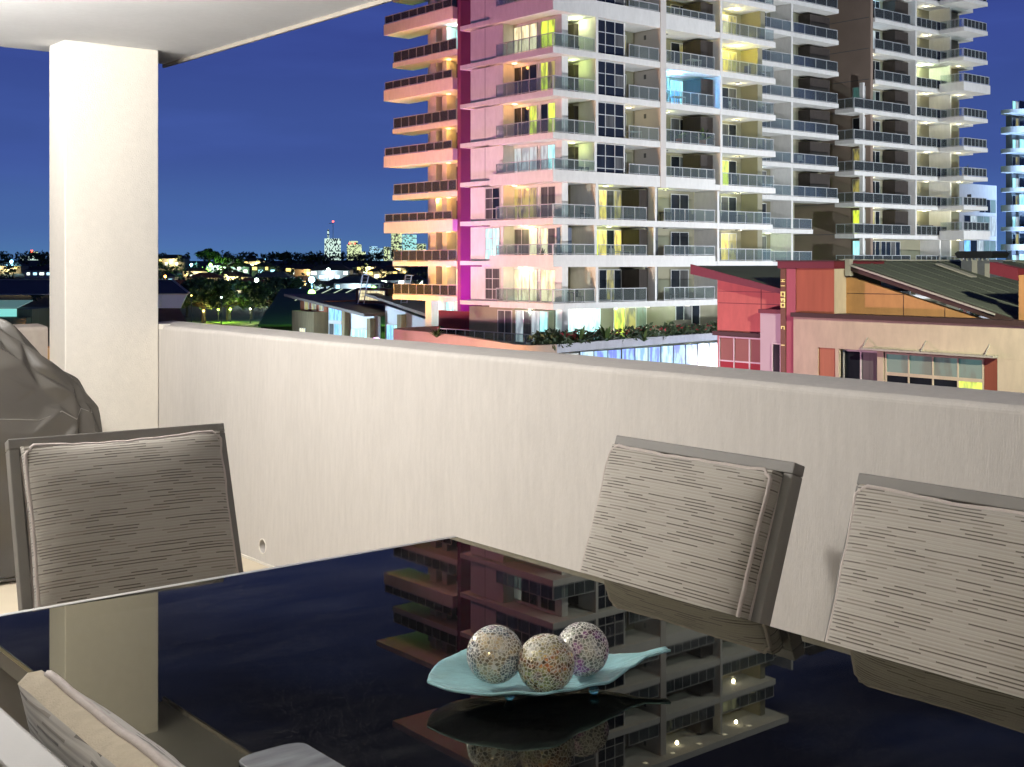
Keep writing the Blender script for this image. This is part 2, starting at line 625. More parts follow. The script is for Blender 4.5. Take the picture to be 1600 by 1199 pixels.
def sphere(mb, c, r, n=12, m=18):
    b = len(mb.v)
    for i in range(1, n):
        t = math.pi * i / n
        for k in range(m):
            p = 2 * math.pi * k / m
            mb.v.append((c[0] + r * math.sin(t) * math.cos(p), c[1] + r * math.sin(t) * math.sin(p), c[2] + r * math.cos(t)))
    mb.v += [(c[0], c[1], c[2] + r), (c[0], c[1], c[2] - r)]
    T, B = len(mb.v) - 2, len(mb.v) - 1
    for i in range(n - 2):
        for k in range(m):
            kk = (k + 1) % m
            mb.f.append((b + i * m + k, b + (i + 1) * m + k, b + (i + 1) * m + kk, b + i * m + kk))
    for k in range(m):
        kk = (k + 1) % m
        mb.f.append((T, b + k, b + kk))
        mb.f.append((B, b + (n - 2) * m + kk, b + (n - 2) * m + k))
    return mb

def struct(o):
    o['kind'] = 'structure'
    return o

# ---------------------------------------------------------------- the balcony
WX = 2.858          # inner face of the long parapet
struct(cube('balcony_floor', -1.6, WX + 0.22, -3.2, 7.1, -0.3, 0.0, M_FLOOR))
struct(cube('balcony_ceiling', -1.6, 3.075, -3.2, 7.05, 2.64, 2.95, M_CEIL))
edge = MB().box(3.0775, 3.092, -3.2, 7.07, 2.62, 2.95).build('ceiling_edge_trim', mat('weathered slab edge', (0.30, 0.27, 0.23), 0.9, var=0.15, scale=8, coord='World'))
tag(edge, 'thin brown grey drip trim along the edge of the white ceiling', 'edge trim')

def parapet(name, prof, a0, a1, axis, label):
    mb = MB()
    n = 40
    k = len(prof)
    for i in range(n + 1):
        a = a0 + (a1 - a0) * i / n
        for u, z in prof:
            w = 0.003 * noise.noise((a * 2.1, z * 3, 1.7)) if z > 0.9 else 0
            mb.v.append((u + w, a, z + w) if axis == 'y' else (a, u + w, z + w))
    for i in range(n):
        for j in range(k - 1):
            q = (i * k + j, i * k + j + 1, (i + 1) * k + j + 1, (i + 1) * k + j)
            mb.f.append(q if axis == 'y' else q[::-1])
    mb.f.append(tuple(range(k)))
    mb.f.append(tuple(n * k + j for j in range(k))[::-1])
    return mb

def wall_profile(i, o, h):
    r = 0.022
    pts = [(i, -0.3), (i, h - r)]
    s = 1 if o > i else -1
    for t in range(1, 6):
        a = math.pi / 2 * t / 5
        pts.append((i + s * r * (1 - math.cos(a)), h - r + r * math.sin(a)))
    pts += [(i + s * 0.1, h + 0.006)]
    for t in range(0, 6):
        a = math.pi / 2 * t / 5
        pts.append((o - s * r * (1 - math.sin(a)), h + 0.01 - r + r * math.cos(a)))
    pts += [(o, -0.3)]
    return pts

# the long parapet has a weep hole near the floor, so its inner skin is built round it
HY, HZ, HR = 5.40, 0.085, 0.031
wm = parapet('long_parapet', wall_profile(WX, WX + 0.22, 1.105), -3.2, 6.86, 'y', '')
pw = wm.build('long_parapet', M_STUCCO, smooth=False)
tag(pw, 'long beige rendered parapet wall running across behind the chairs', 'parapet')
cut = MB().tube([(WX - 0.05, HY, HZ), (WX + 0.12, HY, HZ)], HR, 20)
bmx = bpy.data.meshes.new('hole')
bmx.from_pydata(cut.v, [], cut.f)
co = bpy.data.objects.new('hole', bmx)
COL.objects.link(co)
md = pw.modifiers.new('hole', 'BOOLEAN')
md.object = co
md.operation = 'DIFFERENCE'
md.solver = 'EXACT'
dg = bpy.context.evaluated_depsgraph_get()
me2 = bpy.data.meshes.new_from_object(pw.evaluated_get(dg))
pw.modifiers.clear()
pw.data = me2
bpy.data.objects.remove(co)
wc = MB().tube([(WX + 0.001, HY + (HR + 0.0035) * math.cos(t * math.pi / 12), HZ + (HR + 0.0035) * math.sin(t * math.pi / 12)) for t in range(24)], 0.0035, 6, True)
wc.build('weep_pipe_rim', M_COLUMN, pw, smooth=True)
skirt = MB().box(WX - 0.006, WX - 0.0005, -3.2, 6.6, 0.0005, 0.012).build('sealant_bead', M_COLUMN, pw)

pl = parapet('end_parapet', wall_profile(6.86, 7.05, 1.105), -1.6, 2.33, 'x', '').build('end_parapet', mat('shade darkened render', (0.36, 0.315, 0.275), 0.9, var=0.08, scale=30, bump=0.4, bscale=200, coord='World'))  # shade on this end wall is put into its darker base colour
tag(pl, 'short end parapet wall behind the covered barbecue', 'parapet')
colm = MB().box(2.335, 2.856, 6.612, 6.857, 0.0, 2.64).build('column', M_COLUMN, bevel=0.006)
tag(colm, 'tall square cream column at the balcony corner', 'column')
MB().box(2.8585, 2.905, 6.56, 6.70, 0.0, 1.113).build('parapet_end_stop', M_COLUMN, colm, bevel=0.004)
# the apartment behind the camera: rendered wall with a wide sliding door
aw = MB().box(-1.85, -1.6, -3.2, 1.0, 0, 2.64).box(-1.85, -1.6, 4.6, 7.05, 0, 2.64).box(-1.85, -1.6, 1.0, 4.6, 2.3, 2.64).build('apartment_wall', M_COLUMN)
tag(aw, 'cream apartment wall with a wide glazed opening behind the table', 'wall')
for i in range(3):
    f = MB()
    y0, y1 = 1.0 + i * 1.2, 2.2 + i * 1.2
    f.box(-1.76, -1.70, y0, y0 + 0.06, 0, 2.3).box(-1.76, -1.70, y1 - 0.06, y1, 0, 2.3).box(-1.76, -1.70, y0 + 0.06, y1 - 0.06, 0, 0.08).box(-1.76, -1.70, y0 + 0.06, y1 - 0.06, 2.22, 2.3)
    fo = f.build('sliding_door', M_FRAME, aw)
    MB().box(-1.735, -1.725, y0 + 0.06, y1 - 0.06, 0.08, 2.22).build('pane', M_DARKGL, fo)
ew = MB().box(-1.6, WX, -3.4, -3.2, 0, 2.64).build('side_wall', M_COLUMN)
tag(ew, 'plain cream side wall closing the far right end of the balcony', 'wall')

# ceiling lights of the balcony
M_BULB = mat_emit('opal diffuser', (1.0, 0.90, 0.74), 5.0)
def ceiling_light(x, y, watts, label):
    o = empty('ceiling_light', (x, y, 2.64), label, 'ceiling light')
    MB().cyl((0, 0), 0.15, -0.03, -0.001, 28).build('base_ring', M_TRIM, o)
    d = MB()
    rings = [(0.135, -0.031), (0.128, -0.055), (0.105, -0.078), (0.06, -0.094), (0.012, -0.099)]
    for r, z in rings:
        d.v += [(r * math.cos(2 * math.pi * k / 28), r * math.sin(2 * math.pi * k / 28), z) for k in range(28)]
    for i in range(len(rings) - 1):
        for k in range(28):
            kk = (k + 1) % 28
            d.f.append((i * 28 + k, (i + 1) * 28 + k, (i + 1) * 28 + kk, i * 28 + kk))
    d.f.append(tuple(4 * 28 + k for k in range(28))[::-1])
    d.build('diffuser', M_BULB, o, smooth=True)
    lamp('lamp', 'POINT', (0, 0, -0.19), watts, (1.0, 0.96, 0.91), o, size=0.08)
ceiling_light(0.85, 5.15, 180, 'round opal ceiling light between the table head and the barbecue')
ceiling_light(0.35, 4.15, 235, 'round opal ceiling light above the chair at the table head')
ceiling_light(-0.6, -0.9, 60, 'round opal ceiling light beyond the near end of the table')

def added_uplight(y, z, watts, label):  # added uplights behind the view, to brighten the ceiling and fill the balcony
    o = empty('added_uplight', (-1.6, y, z), label, 'added wall light')
    MB().prism([(0.001, -0.06), (0.10, -0.02), (0.12, 0.06), (0.001, 0.06)], -0.12, 0.12, 'y').build('half_bowl', M_TRIM, o, bevel=0.004)
    MB().box(0.015, 0.105, -0.10, 0.10, 0.0605, 0.068).build('diffuser', M_BULB, o)
    lamp('lamp', 'SPOT', (0.07, 0, 0.09), watts, (1.0, 0.97, 0.94), o, size=0.06, spot=165, target=(0.32, 0, 1.09), blend=0.4)
added_uplight(5.3, 1.7, 900, 'added aluminium fill uplight on the apartment wall near the barbecue')
added_uplight(-0.9, 1.7, 420, 'added aluminium fill uplight on the apartment wall left of the sliding doors')
# ---------------------------------------------------------------- table
TX0, TX1, TY0, TY1, TZ = 0.722, 1.93, 0.55, 2.602, 0.74
tb = empty('dining_table', ((TX0 + TX1) / 2, (TY0 + TY1) / 2, 0), 'large dining table with a black glass top and slim silver end trim', 'table')
hx, hy = (TX1 - TX0) / 2, (TY1 - TY0) / 2
MB().box(-hx, hx, -hy, hy - 0.016, TZ - 0.010, TZ).build('glass_top', M_TABLE, tb, bevel=0.0015)
MB().box(-hx, hx, hy - 0.0155, hy, TZ - 0.014, TZ + 0.0005).build('end_trim', M_TRIM, tb, bevel=0.001)
fr = MB().box(-hx + 0.02, hx - 0.02, -hy + 0.02, -hy + 0.07, TZ - 0.06, TZ - 0.0105).box(-hx + 0.02, hx - 0.02, hy - 0.07, hy - 0.018, TZ - 0.06, TZ - 0.0145)
fr.box(-hx + 0.02, -hx + 0.07, -hy + 0.07, hy - 0.07, TZ - 0.06, TZ - 0.0105).box(hx - 0.07, hx - 0.02, -hy + 0.07, hy - 0.07, TZ - 0.06, TZ - 0.0105)
fr.build('apron', M_FRAME, tb)
for sx in (-1, 1):
    for sy in (-1, 1):
        MB().box(sx * (hx - 0.06) - 0.035, sx * (hx - 0.06) + 0.035, sy * (hy - 0.07) - 0.035, sy * (hy - 0.07) + 0.035, 0, TZ - 0.0605).build('leg', M_FRAME, tb)

# ---------------------------------------------------------------- chairs
def cushion_mesh(w, h, t, bulge, N=22, seed=0.0, rear=0.3):
    mb = MB()
    us = [-math.cos(math.pi * i / N) * 0.5 for i in range(N + 1)]
    def wob(u, v, k):
        return noise.noise((u * 4 + seed, v * 4, k)) * 0.007 + noise.noise((u * 9 + seed, v * 9, k)) * 0.003
    for side in (-1, 1):
        for j in range(N + 1):
            for i in range(N + 1):
                u, v = us[i] * 2, us[j] * 2
                e = (1 - abs(u) ** 3.2) * (1 - abs(v) ** 3.2)
                b = bulge * (e ** 0.6) * (1.0 if side < 0 else rear) + wob(u, v, side) * e
                pin = 0.006 * (1 - v * v) * u + wob(u * .3, v, 3) * 0.5
                pin2 = 0.008 * (1 - u * u) * v + wob(u, v * .3, 5) * 0.7
                mb.v.append((u * w / 2 - pin, side * (t / 2 + b), v * h / 2 - pin2))
    n1 = N + 1
    def idx(s, i, j):
        return (0 if s < 0 else n1 * n1) + j * n1 + i
    for j in range(N):
        for i in range(N):
            mb.f.append((idx(-1, i, j), idx(-1, i + 1, j), idx(-1, i + 1, j + 1), idx(-1, i, j + 1)))
            mb.f.append((idx(1, i, j), idx(1, i, j + 1), idx(1, i + 1, j + 1), idx(1, i + 1, j)))
    loop = [(i, 0) for i in range(N)] + [(N, j) for j in range(N)] + [(i, N) for i in range(N, 0, -1)] + [(0, j) for j in range(N, 0, -1)]
    fl = [mb.v[idx(-1, *q)] for q in loop]
    bl = [mb.v[idx(1, *q)] for q in loop]
    return mb, fl, bl

def make_chair(name, label, loc, rotz, seed, lift=0.0, fwd=0.0, top=0.97, ct=0.044, rear=0.3):
    """seat faces local -Y; the back leans towards +Y"""
    c = empty(name, loc, label, 'chair', 'cushioned outdoor dining chairs', rotz)
    W = 0.61
    lean = R(20)
    yb, zb_ = 0.205, 0.42           # foot of the back
    def bp(x, a, off=0.0):          # a: along the back, off: out of the back towards the table
        return (x, yb + a * math.sin(lean) - off * math.cos(lean), zb_ + a * math.cos(lean) + off * math.sin(lean) * 0 - 0)
    L = (top - zb_) / math.cos(lean)
    fw, fd = 0.028, 0.042
    def plank(x0, x1, a0, a1, d0, d1, mb=None):
        mb = mb or MB()
        b = len(mb.v)
        ca, sa = math.cos(lean), math.sin(lean)
        for a in (a0, a1):
            for d in (d0, d1):
                for x in (x0, x1):
                    mb.v.append((x, yb + a * sa - d * ca, zb_ + a * ca + d * sa))
        mb.f += [tuple(b + i for i in q) for q in ((0, 2, 3, 1), (4, 5, 7, 6), (0, 1, 5, 4), (2, 6, 7, 3), (0, 4, 6, 2), (1, 3, 7, 5))]
        return mb
    for s in (-1, 1):
        x0, x1 = sorted((s * (W / 2 - fw), s * W / 2))
        plank(x0, x1, -0.05, L - fw - 0.0005, -fd / 2, fd / 2).build('back_upright', M_FRAME, c, bevel=0.003)
    plank(-W / 2, W / 2, L - fw, L, -fd / 2, fd / 2).build('top_rail', M_FRAME, c, bevel=0.003)
    plank(-W / 2 + fw, W / 2 - fw, 0.02, L - fw, -0.004, 0.004).build('sling_back', M_SLING, c)
    # back cushion
    cw, ch = W - 2 * fw - 0.006, 0.50
    mb, fl, bl = cushion_mesh(cw, ch, ct, 0.050, seed=seed, rear=rear)
    cu = mb.build('back_cushion', M_FABRIC, c, smooth=True)
    a_mid = L - fw - 0.004 - ch / 2 + lift
    off = fd / 2 - 0.008 + ct / 2 + fwd
    cu.location = (0, yb + a_mid * math.sin(lean) - off * math.cos(lean), zb_ + a_mid * math.cos(lean) + off * math.sin(lean))
    cu.rotation_euler = (-lean, 0, 0)
    eb = MB()
    n = len(fl)
    for k in range(n):
        f0, b0 = Vector(fl[k]), Vector(bl[k])
        cen = Vector((f0.x, 0, f0.z))
        mid = (f0 + b0) / 2
        mid += Vector((f0.x / (cw / 2), 0, f0.z / (ch / 2))) * 0.004
        eb.v += [tuple(f0), tuple(mid), tuple(b0)]
    for k in range(n):
        q = (k + 1) % n
        for t in (0, 1):
            eb.f.append((k * 3 + t, k * 3 + t + 1, q * 3 + t + 1, q * 3 + t))
    ebo = eb.build('cushion_edge', M_BOXING, cu, smooth=True)
    ebo.data.materials.append(M_FABRIC)
    for pl_ in ebo.data.polygons:        # top and bottom strips are plain canvas, the sides the striped fabric
        k_ = pl_.index // 2
        pl_.material_index = 1 if (22 <= k_ < 44 or k_ >= 66) else 0
    def cord(loop, k):
        pts = []
        for i, p in enumerate(loop):
            p = Vector(p)
            cx = min(abs(abs(p.x) - cw / 2), 1) if False else 0
            jit = Vector((noise.noise((i * .35, k, seed)), noise.noise((i * .35, k + 4, seed)), noise.noise((i * .35, k + 8, seed)))) * 0.0014
            ax, az = abs(p.x) / (cw / 2), abs(p.z) / (ch / 2)
            r = 0.014 * max(0, min(ax, az) - 0.93) / 0.07
            p = p - Vector((math.copysign(r, p.x), 0, math.copysign(r, p.z)))
            pts.append(p + jit)
        return MB().tube(pts, 0.0056, 7, True)
    cord(fl, 1.3 + seed).build('front_piping', M_PIPING, cu, smooth=True)
    if rear < .5:
        cord(bl, 5.1 + seed).build('rear_piping', M_PIPING, cu, smooth=True)
    # seat
    sm, sfl, sbl = cushion_mesh(0.55, 0.46, 0.06, 0.018, N=12, seed=seed + 9)
    so = sm.build('seat_cushion', M_FABRIC, c, smooth=True)
    so.location = (0, -0.04, 0.435)
    so.rotation_euler = (R(-90), 0, 0)
    e2 = MB()
    n = len(sfl)
    for k in range(n):
        e2.v += [tuple(sfl[k]), tuple(sbl[k])]
    for k in range(n):
        q = (k + 1) % n
        e2.f.append((2 * k, 2 * k + 1, 2 * q + 1, 2 * q))
    e2.build('cushion_edge', M_BOXING, so, smooth=True)
    MB().box(-W / 2, W / 2, -0.27, -0.235, 0.365, 0.4).box(-W / 2, W / 2, 0.17, 0.205, 0.365, 0.4).box(-W / 2, -W / 2 + 0.03, -0.235, 0.17, 0.365, 0.4).box(W / 2 - 0.03, W / 2, -0.235, 0.17, 0.365, 0.4).build('seat_frame', M_FRAME, c)
    for s in (-1, 1):
        MB().bar((s * (W / 2 - 0.016), -0.25, 0), (s * (W / 2 - 0.016), -0.25, 0.3645), 0.032, 0.032).build('leg', M_FRAME, c)
        MB().bar((s * (W / 2 - 0.016), 0.26, 0), (s * (W / 2 - 0.016), 0.19, 0.3645), 0.032, 0.032).build('leg', M_FRAME, c)
    return c

make_chair('dining_chair', 'cushioned chair at the head of the table in front of the grey covered barbecue', (1.338, 3.04, 0), R(-4.5), 0.3)
make_chair('dining_chair', 'cushioned chair against the parapet wall, nearest the three mosaic balls', (2.005, 2.166, 0), R(-90), 2.7)
make_chair('dining_chair', 'cushioned chair against the parapet wall, cut off by the right edge', (2.0, 1.375, 0), R(-90), 5.9)
make_chair('dining_chair', 'cushioned chair seen from behind in the near left corner', (0.812, 1.226, 0), R(90), 8.2, 0.018, 0.045, 0.95, 0.03, 0.8)

# ---------------------------------------------------------------- dish with mosaic balls, coaster
DC, DA = (1.362, 1.562), math.atan2(-0.145, 0.397)
def dish():
    mb = MB()
    NU, NV = 44, 18
    for i in range(NU + 1):
        u = i / NU
        x = -0.215 + 0.43 * u
        s = min(u / 0.93, 1.0)
        wdt = 0.128 * (math.sin(math.pi * min(s, 1.0) ** 0.70) ** 1.05 if 0 < s < 1 else 0)
        wdt = max(wdt, 0.003 if u < 0.1 else 0.010)
        wav = 0.004 * math.sin(u * 21) * (1 if u < 0.8 else 0)
        for j in range(NV + 1):
            v = -1 + 2 * j / NV
            y = v * (wdt + wav * abs(v) ** 3)
            r2 = ((x + 0.03) / 0.19) ** 2 * 0.75 + (v * wdt / 0.125) ** 2 * 0.8
            z = 0.013 + 0.034 * min(r2, 1.25) ** 1.15
            z += -0.0025 * math.exp(-(v * wdt / 0.006) ** 2) + 0.0012 * math.sin(x * 90 + abs(v) * 5) * min(1, wdt / 0.08)
            if u > 0.80:
                z = z * (1 - (u - .8) * 1.9) + 0.008 * (u - 0.8) / 0.2
            mb.v.append((x, y, z))
    n1 = NV + 1
    for i in range(NU):
        for j in range(NV):
            mb.f.append((i * n1 + j, (i + 1) * n1 + j, (i + 1) * n1 + j + 1, i * n1 + j + 1))
    return mb
M_DISH = mat('turquoise glass', (0.50, 0.88, 0.92), 0.05, var=0.25, scale=14, bump=0.25, bscale=70, stretch=(1, 2.2, 1), trans=0.3)
de = empty('leaf_dish', (DC[0], DC[1], TZ), 'turquoise glass leaf shaped dish with a curled stem on the table', 'dish', rotz=DA)
do = dish().build('bowl', M_DISH, de, smooth=True)
md = do.modifiers.new('thickness', 'SOLIDIFY')
md.thickness = 0.004
md.offset = 1
M_FOOT = mat('clear blue glass foot', (0.15, 0.5, 0.75), 0.05, var=0, trans=0.8)
for fx, fy in ((-0.085, -0.03), (0.055, -0.05), (-0.01, 0.07)):
    sphere(MB(), (fx, fy, 0.0085), 0.0085).build('glass_foot', M_FOOT, de, smooth=True)
balls = [((1.2575, 1.5830), 0.0462, [(0.45, (0.55, 0.42, 0.22)), (0.55, (0.12, 0.16, 0.20)), (0.62, (0.42, 0.47, 0.46))], 1.0, 'pale mosaic ball, leftmost of the three in the dish'),
         ((1.3035, 1.5090), 0.0462, [(0.42, (0.55, 0.48, 0.20)), (0.52, (0.30, 0.09, 0.03)), (0.62, (0.40, 0.42, 0.15))], 4.1, 'gold and rust mosaic ball, in front between the other two in the dish'),
         ((1.4020, 1.5300), 0.0440, [(0.42, (0.50, 0.50, 0.42)), (0.5, (0.10, 0.12, 0.08)), (0.62, (0.50, 0.16, 0.46))], 7.7, 'mosaic ball with violet chips, rearmost in the dish')]
for (bx, by), r, tint, sd, lab in balls:
    o = sphere(MB(), (0, 0, 0), r, 28, 40).build('mosaic_ball', mat_mosaic('mosaic %.1f' % sd, tint, sd), smooth=True)
    lx = (bx - DC[0]) * math.cos(DA) + (by - DC[1]) * math.sin(DA)
    o.location = (bx, by, TZ + 0.021 + r + 0.6 * lx * lx)
    o.rotation_euler = (sd, sd * 2, 0)
    tag(o, lab, 'ball', 'mosaic balls in the leaf dish')
cst = MB()
pts = []
for cxx, cyy, a0 in ((0.885, 1.600, 0), (0.845, 1.600, 90), (0.845, 1.43, 180), (0.885, 1.43, 270)):
    for t in range(5):
        a = R(a0 + 90 * t / 4)
        pts.append((cxx + 0.034 * math.cos(a), cyy + 0.02 * math.sin(a)))
cst.prism(pts, TZ + 0.0005, TZ + 0.006)
co_ = cst.build('glass_coaster', mat('frosted grey glass', (0.17, 0.18, 0.19), 0.22, var=0.35, scale=12, stretch=(1, 4, 1)), bevel=0.0015)
tag(co_, 'frosted grey rounded coaster lying at the near edge of the glass table', 'coaster')

# ---------------------------------------------------------------- barbecue under its cover
def bbq():
    cx_, cy_ = 1.49, 6.18
    e = empty('covered_barbecue', (cx_, cy_, 0), 'barbecue under a creased glossy grey vinyl cover beside the column', 'barbecue')
    mb = MB()
    NA = 38
    rb_ = random.Random(21)
    def keyed(z, tab):
        for (a, b), (c, d) in zip(tab, tab[1:]):
            if z <= c:
                t = (z - a) / (c - a)
                return b + (d - b) * t
        return tab[-1][1]
    half_x = [(0, .81), (.70, .79), (.765, .775), (.87, .70), (1.0, .575), (1.16, .40), (1.22, .28), (1.25, .05)]
    half_y = [(0, .36), (.70, .34), (.765, .33), (.88, .31), (1.0, .27), (1.12, .20), (1.2, .13), (1.25, .02)]
    zs = [0.02, 0.16, 0.32, 0.48, 0.62, 0.74, 0.81, 0.88, 0.97, 1.06, 1.15, 1.21, 1.245]
    # a stiff sheet: flat panels that meet along creases, pulled tight over the hood and hanging in folds below
    for i, z in enumerate(zs):
        a, b = keyed(z, half_x), keyed(z, half_y)
        for k in range(NA):
            t = 2 * math.pi * (k + (.5 if i % 2 and z > .7 else 0)) / NA
            ct, st = math.cos(t), math.sin(t)
            x = a * math.copysign(abs(ct) ** .30, ct)
            y = b * math.copysign(abs(st) ** .30, st)
            low = max(0.0, 1 - z / 0.78)
            fold = (1 if k % 2 else -1) * (.010 + .020 * low) if z < .78 else 0
            jit = .027 if z < 1.2 else .004
            nv = Vector((x / max(a, .05), y / max(b, .05), 0))
            nv = nv.normalized() if nv.length > .001 else Vector((0, 0, 0))
            d = fold + rb_.uniform(-1, 1) * jit + .02 * noise.noise((x * 2, y * 2, z * 2))
            mb.v.append((x + nv.x * d, y + nv.y * d, max(.015, z + rb_.uniform(-1, 1) * (.030 if .1 < z < 1.2 else .003))))
    for i in range(len(zs) - 1):
        for k in range(NA):
            kk = (k + 1) % NA
            q = (i * NA + k, i * NA + kk, (i + 1) * NA + kk, (i + 1) * NA + k)
            mb.f += [(q[0], q[1], q[2]), (q[0], q[2], q[3])] if rb_.random() < .5 else [(q[0], q[1], q[3]), (q[1], q[2], q[3])]
    mb.f.append(tuple((len(zs) - 1) * NA + k for k in range(NA)))
    cov = mb.build('vinyl_cover', M_VINYL, e, smooth=True)
    sub = cov.modifiers.new('s', 'SUBSURF')
    sub.subdivision_type = 'SIMPLE'
    sub.levels = sub.render_levels = 3
    smo = cov.modifiers.new('soften', 'SMOOTH')
    smo.factor = .5
    smo.iterations = 9
    hem = MB().tube([mb.v[k] for k in range(NA)], 0.008, 6, True).build('hem', M_VINYL, cov, smooth=True)
    seam = MB()
    row = 5
    seam.tube([Vector(mb.v[row * NA + k]) * 1.0 for k in range(NA)], 0.003, 5, True)
    seam.build('seam', mat('stitched seam', (0.15, 0.14, 0.125), 0.6, var=0.1), cov, smooth=True)
    for o_ in cov.children:
        if o_.name.startswith('seam'):
            sw = o_.modifiers.new('on the cover', 'SHRINKWRAP')
            sw.target = cov
            sw.offset = 0.0015
    for wx in (-0.55, 0.55):
        for wy in (-0.22, 0.22):
            MB().cyl((wx, wy), 0.03, 0.0, 0.06, 12).build('castor', M_SLING, e)
bbq()

# ================================================================ the town outside
X0, Y0 = 58.06, 66.46       # near corner of the apartment tower
FH = 3.05
def zb(k):
    return 1.2 + FH * (k - 2)   # underside of the slab below storey k

def part(mb, name, m, parent, base, smooth=False, bevel=0):
    mb.v = [(v[0] - base[0], v[1] - base[1], v[2] - base[2]) for v in mb.v]
    return mb.build(name, m, parent, smooth=smooth, bevel=bevel)

def bx(axis, pos, a0, a1, d0, d1, z0, z1, mb):
    """a box on a facade: axis 'Y' faces -Y, axis 'X' faces -X; d is the depth behind pos"""
    if axis == 'Y':
        return mb.box(a0, a1, pos + d0, pos + d1, z0, z1)
    return mb.box(pos + d0, pos + d1, a0, a1, z0, z1)

def bxc(name, axis, pos, a0, a1, d0, d1, z0, z1, m, parent, base):
    if axis == 'Y':
        return cube(name, a0, a1, pos + d0, pos + d1, z0, z1, m, parent, base)
    return cube(name, pos + d0, pos + d1, a0, a1, z0, z1, m, parent, base)

def window(par, base, axis, pos, a0, a1, z0, z1, nx, codes, nz=1, name='window', fw=0.055, fm=None):
    mb = MB()
    bx(axis, pos, a0, a1, -0.07, 0, z0, z0 + fw, mb)
    bx(axis, pos, a0, a1, -0.07, 0, z1 - fw, z1, mb)
    cw, chh = (a1 - a0) / nx, (z1 - z0) / nz
    for i in range(nx + 1):
        c = a0 + cw * i
        lo, hi = max(a0, c - fw / 2), min(a1, c + fw / 2)
        if i == 0:
            hi = a0 + fw
        if i == nx:
            lo = a1 - fw
        bx(axis, pos, lo, hi, -0.073, -0.003, z0 + fw, z1 - fw, mb)
    for j in range(1, nz):
        c = z0 + chh * j
        bx(axis, pos, a0 + fw, a1 - fw, -0.066, -0.006, c - fw / 2, c + fw / 2, mb)
    fo = part(mb, name, fm or M_ALU, par, base)
    for j in range(nz):
        for i in range(nx):
            cd = codes[(j * nx + i) % len(codes)]
            bxc('pane', axis, pos, a0 + cw * i + fw * .3, a0 + cw * (i + 1) - fw * .3, -0.04, -0.012, z0 + chh * j + fw * .3, z0 + chh * (j + 1) - fw * .3, LIT[cd], fo, base)
    return fo

def railing(par, base, axis, pos, a0, a1, z, h, n, single=False):
    mb = MB()
    bx(axis, pos, a0, a1, 0.0, 0.05, z + h - 0.055, z + h, mb)
    bx(axis, pos, a0, a1, 0.005, 0.045, z + 0.06, z + 0.10, mb)
    for i in range(n + 1):
        c = a0 + 0.025 + (a1 - a0 - 0.05) * i / n
        bx(axis, pos, c - 0.024, c + 0.024, 0.003, 0.047, z, z + h - 0.055, mb)
    ro = part(mb, 'balustrade', M_RAIL, par, base)
    cells = 1 if single else n
    for i in range(cells):
        w = (a1 - a0 - 0.05) / cells
        bxc('glass_panel', axis, pos, a0 + 0.05 + w * i, a0 + w * (i + 1), 0.018, 0.030, z + 0.10, z + h - 0.055, M_GLASSRAIL, ro, base)
    return ro

# ---------------------------------------------------------------- ground
gr = MB().box(-6000, 6000, -3000, 9000, -40, -14).build('ground', mat('dark grass and asphalt', (0.035, 0.042, 0.03), 0.9, var=0.4, scale=0.03, coord='World'))
struct(gr)
rd = MB().box(16, 36, -40, 140, -13.999, -13.99).build('road', mat('asphalt', (0.05, 0.05, 0.052), 0.85, var=0.2, scale=0.4, coord='World'))
struct(rd)

# ---------------------------------------------------------------- main tower
TB = (X0 + 12, Y0 + 12, -14.0)
tw = empty('apartment_tower', TB, 'tall white apartment tower with coloured lights and stacked glass fronted balconies', 'building')
def C(name, s0, s1, t0, t1, z0, z1, m):
    return cube(name, X0 + s0, X0 + s1, Y0 + t0, Y0 + t1, z0, z1, m, tw, TB)
def W(axis, pos, a0, a1, z0, z1, nx, codes, nz=1, name='window'):
    if axis == 'Y':
        return window(tw, TB, 'Y', Y0 + pos, X0 + a0, X0 + a1, z0, z1, nx, codes, nz, name)
    return window(tw, TB, 'X', X0 + pos, Y0 + a0, Y0 + a1, z0, z1, nx, codes, nz, name)
def RL(axis, pos, a0, a1, z, h, n, single=False):
    if axis == 'Y':
        return railing(tw, TB, 'Y', Y0 + pos, X0 + a0, X0 + a1, z, h, n, single)
    return railing(tw, TB, 'X', X0 + pos, Y0 + a0, Y0 + a1, z, h, n, single)
M_LAMPW = mat_emit('soffit lamp', (1.0, 0.93, 0.75), 2.2)
M_OYST = mat('unlit soffit lamp', (0.12, 0.12, 0.12), 0.5, var=0)
def glow(s, t, z, col, watts, m=None):
    C('soffit_lamp', s - 0.14, s + 0.14, t - 0.14, t + 0.14, z - 0.07, z - 0.002, m or M_LAMPW)
    lamp('balcony_light', 'POINT', (X0 + s - TB[0], Y0 + t - TB[1], z - 0.22 - TB[2]), watts * 1.7, col, tw, size=0.12)

# solid cores behind the recessed facades
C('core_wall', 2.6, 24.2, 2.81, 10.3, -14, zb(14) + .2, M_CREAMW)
C('core_wall', 8.3, 24.2, 10.302, 27, -14, zb(13) + .2, M_CONC)
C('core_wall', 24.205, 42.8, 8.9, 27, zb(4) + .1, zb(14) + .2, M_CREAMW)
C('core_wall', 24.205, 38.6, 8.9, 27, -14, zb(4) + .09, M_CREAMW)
SL = 0.45
left_code = {0: 'PWCP', 1: 'WWWW', 2: 'WKKW', 3: 'NNNN', 4: 'PPPP', 5: 'GDDD', 6: 'DDDD', 7: 'WWWW', 8: 'NDND', 9: 'DDPD', 10: 'DKDD', 11: 'DDDD', 12: 'DDKD', 13: 'WDDW'}
ret_code = {0: 'CC', 1: 'WW', 2: 'KW', 3: 'KK', 4: 'CP', 5: 'GD', 6: 'NG', 7: 'GG', 8: 'DD', 9: 'DD', 10: 'DD', 11: 'DD', 12: 'DD', 13: 'DD'}
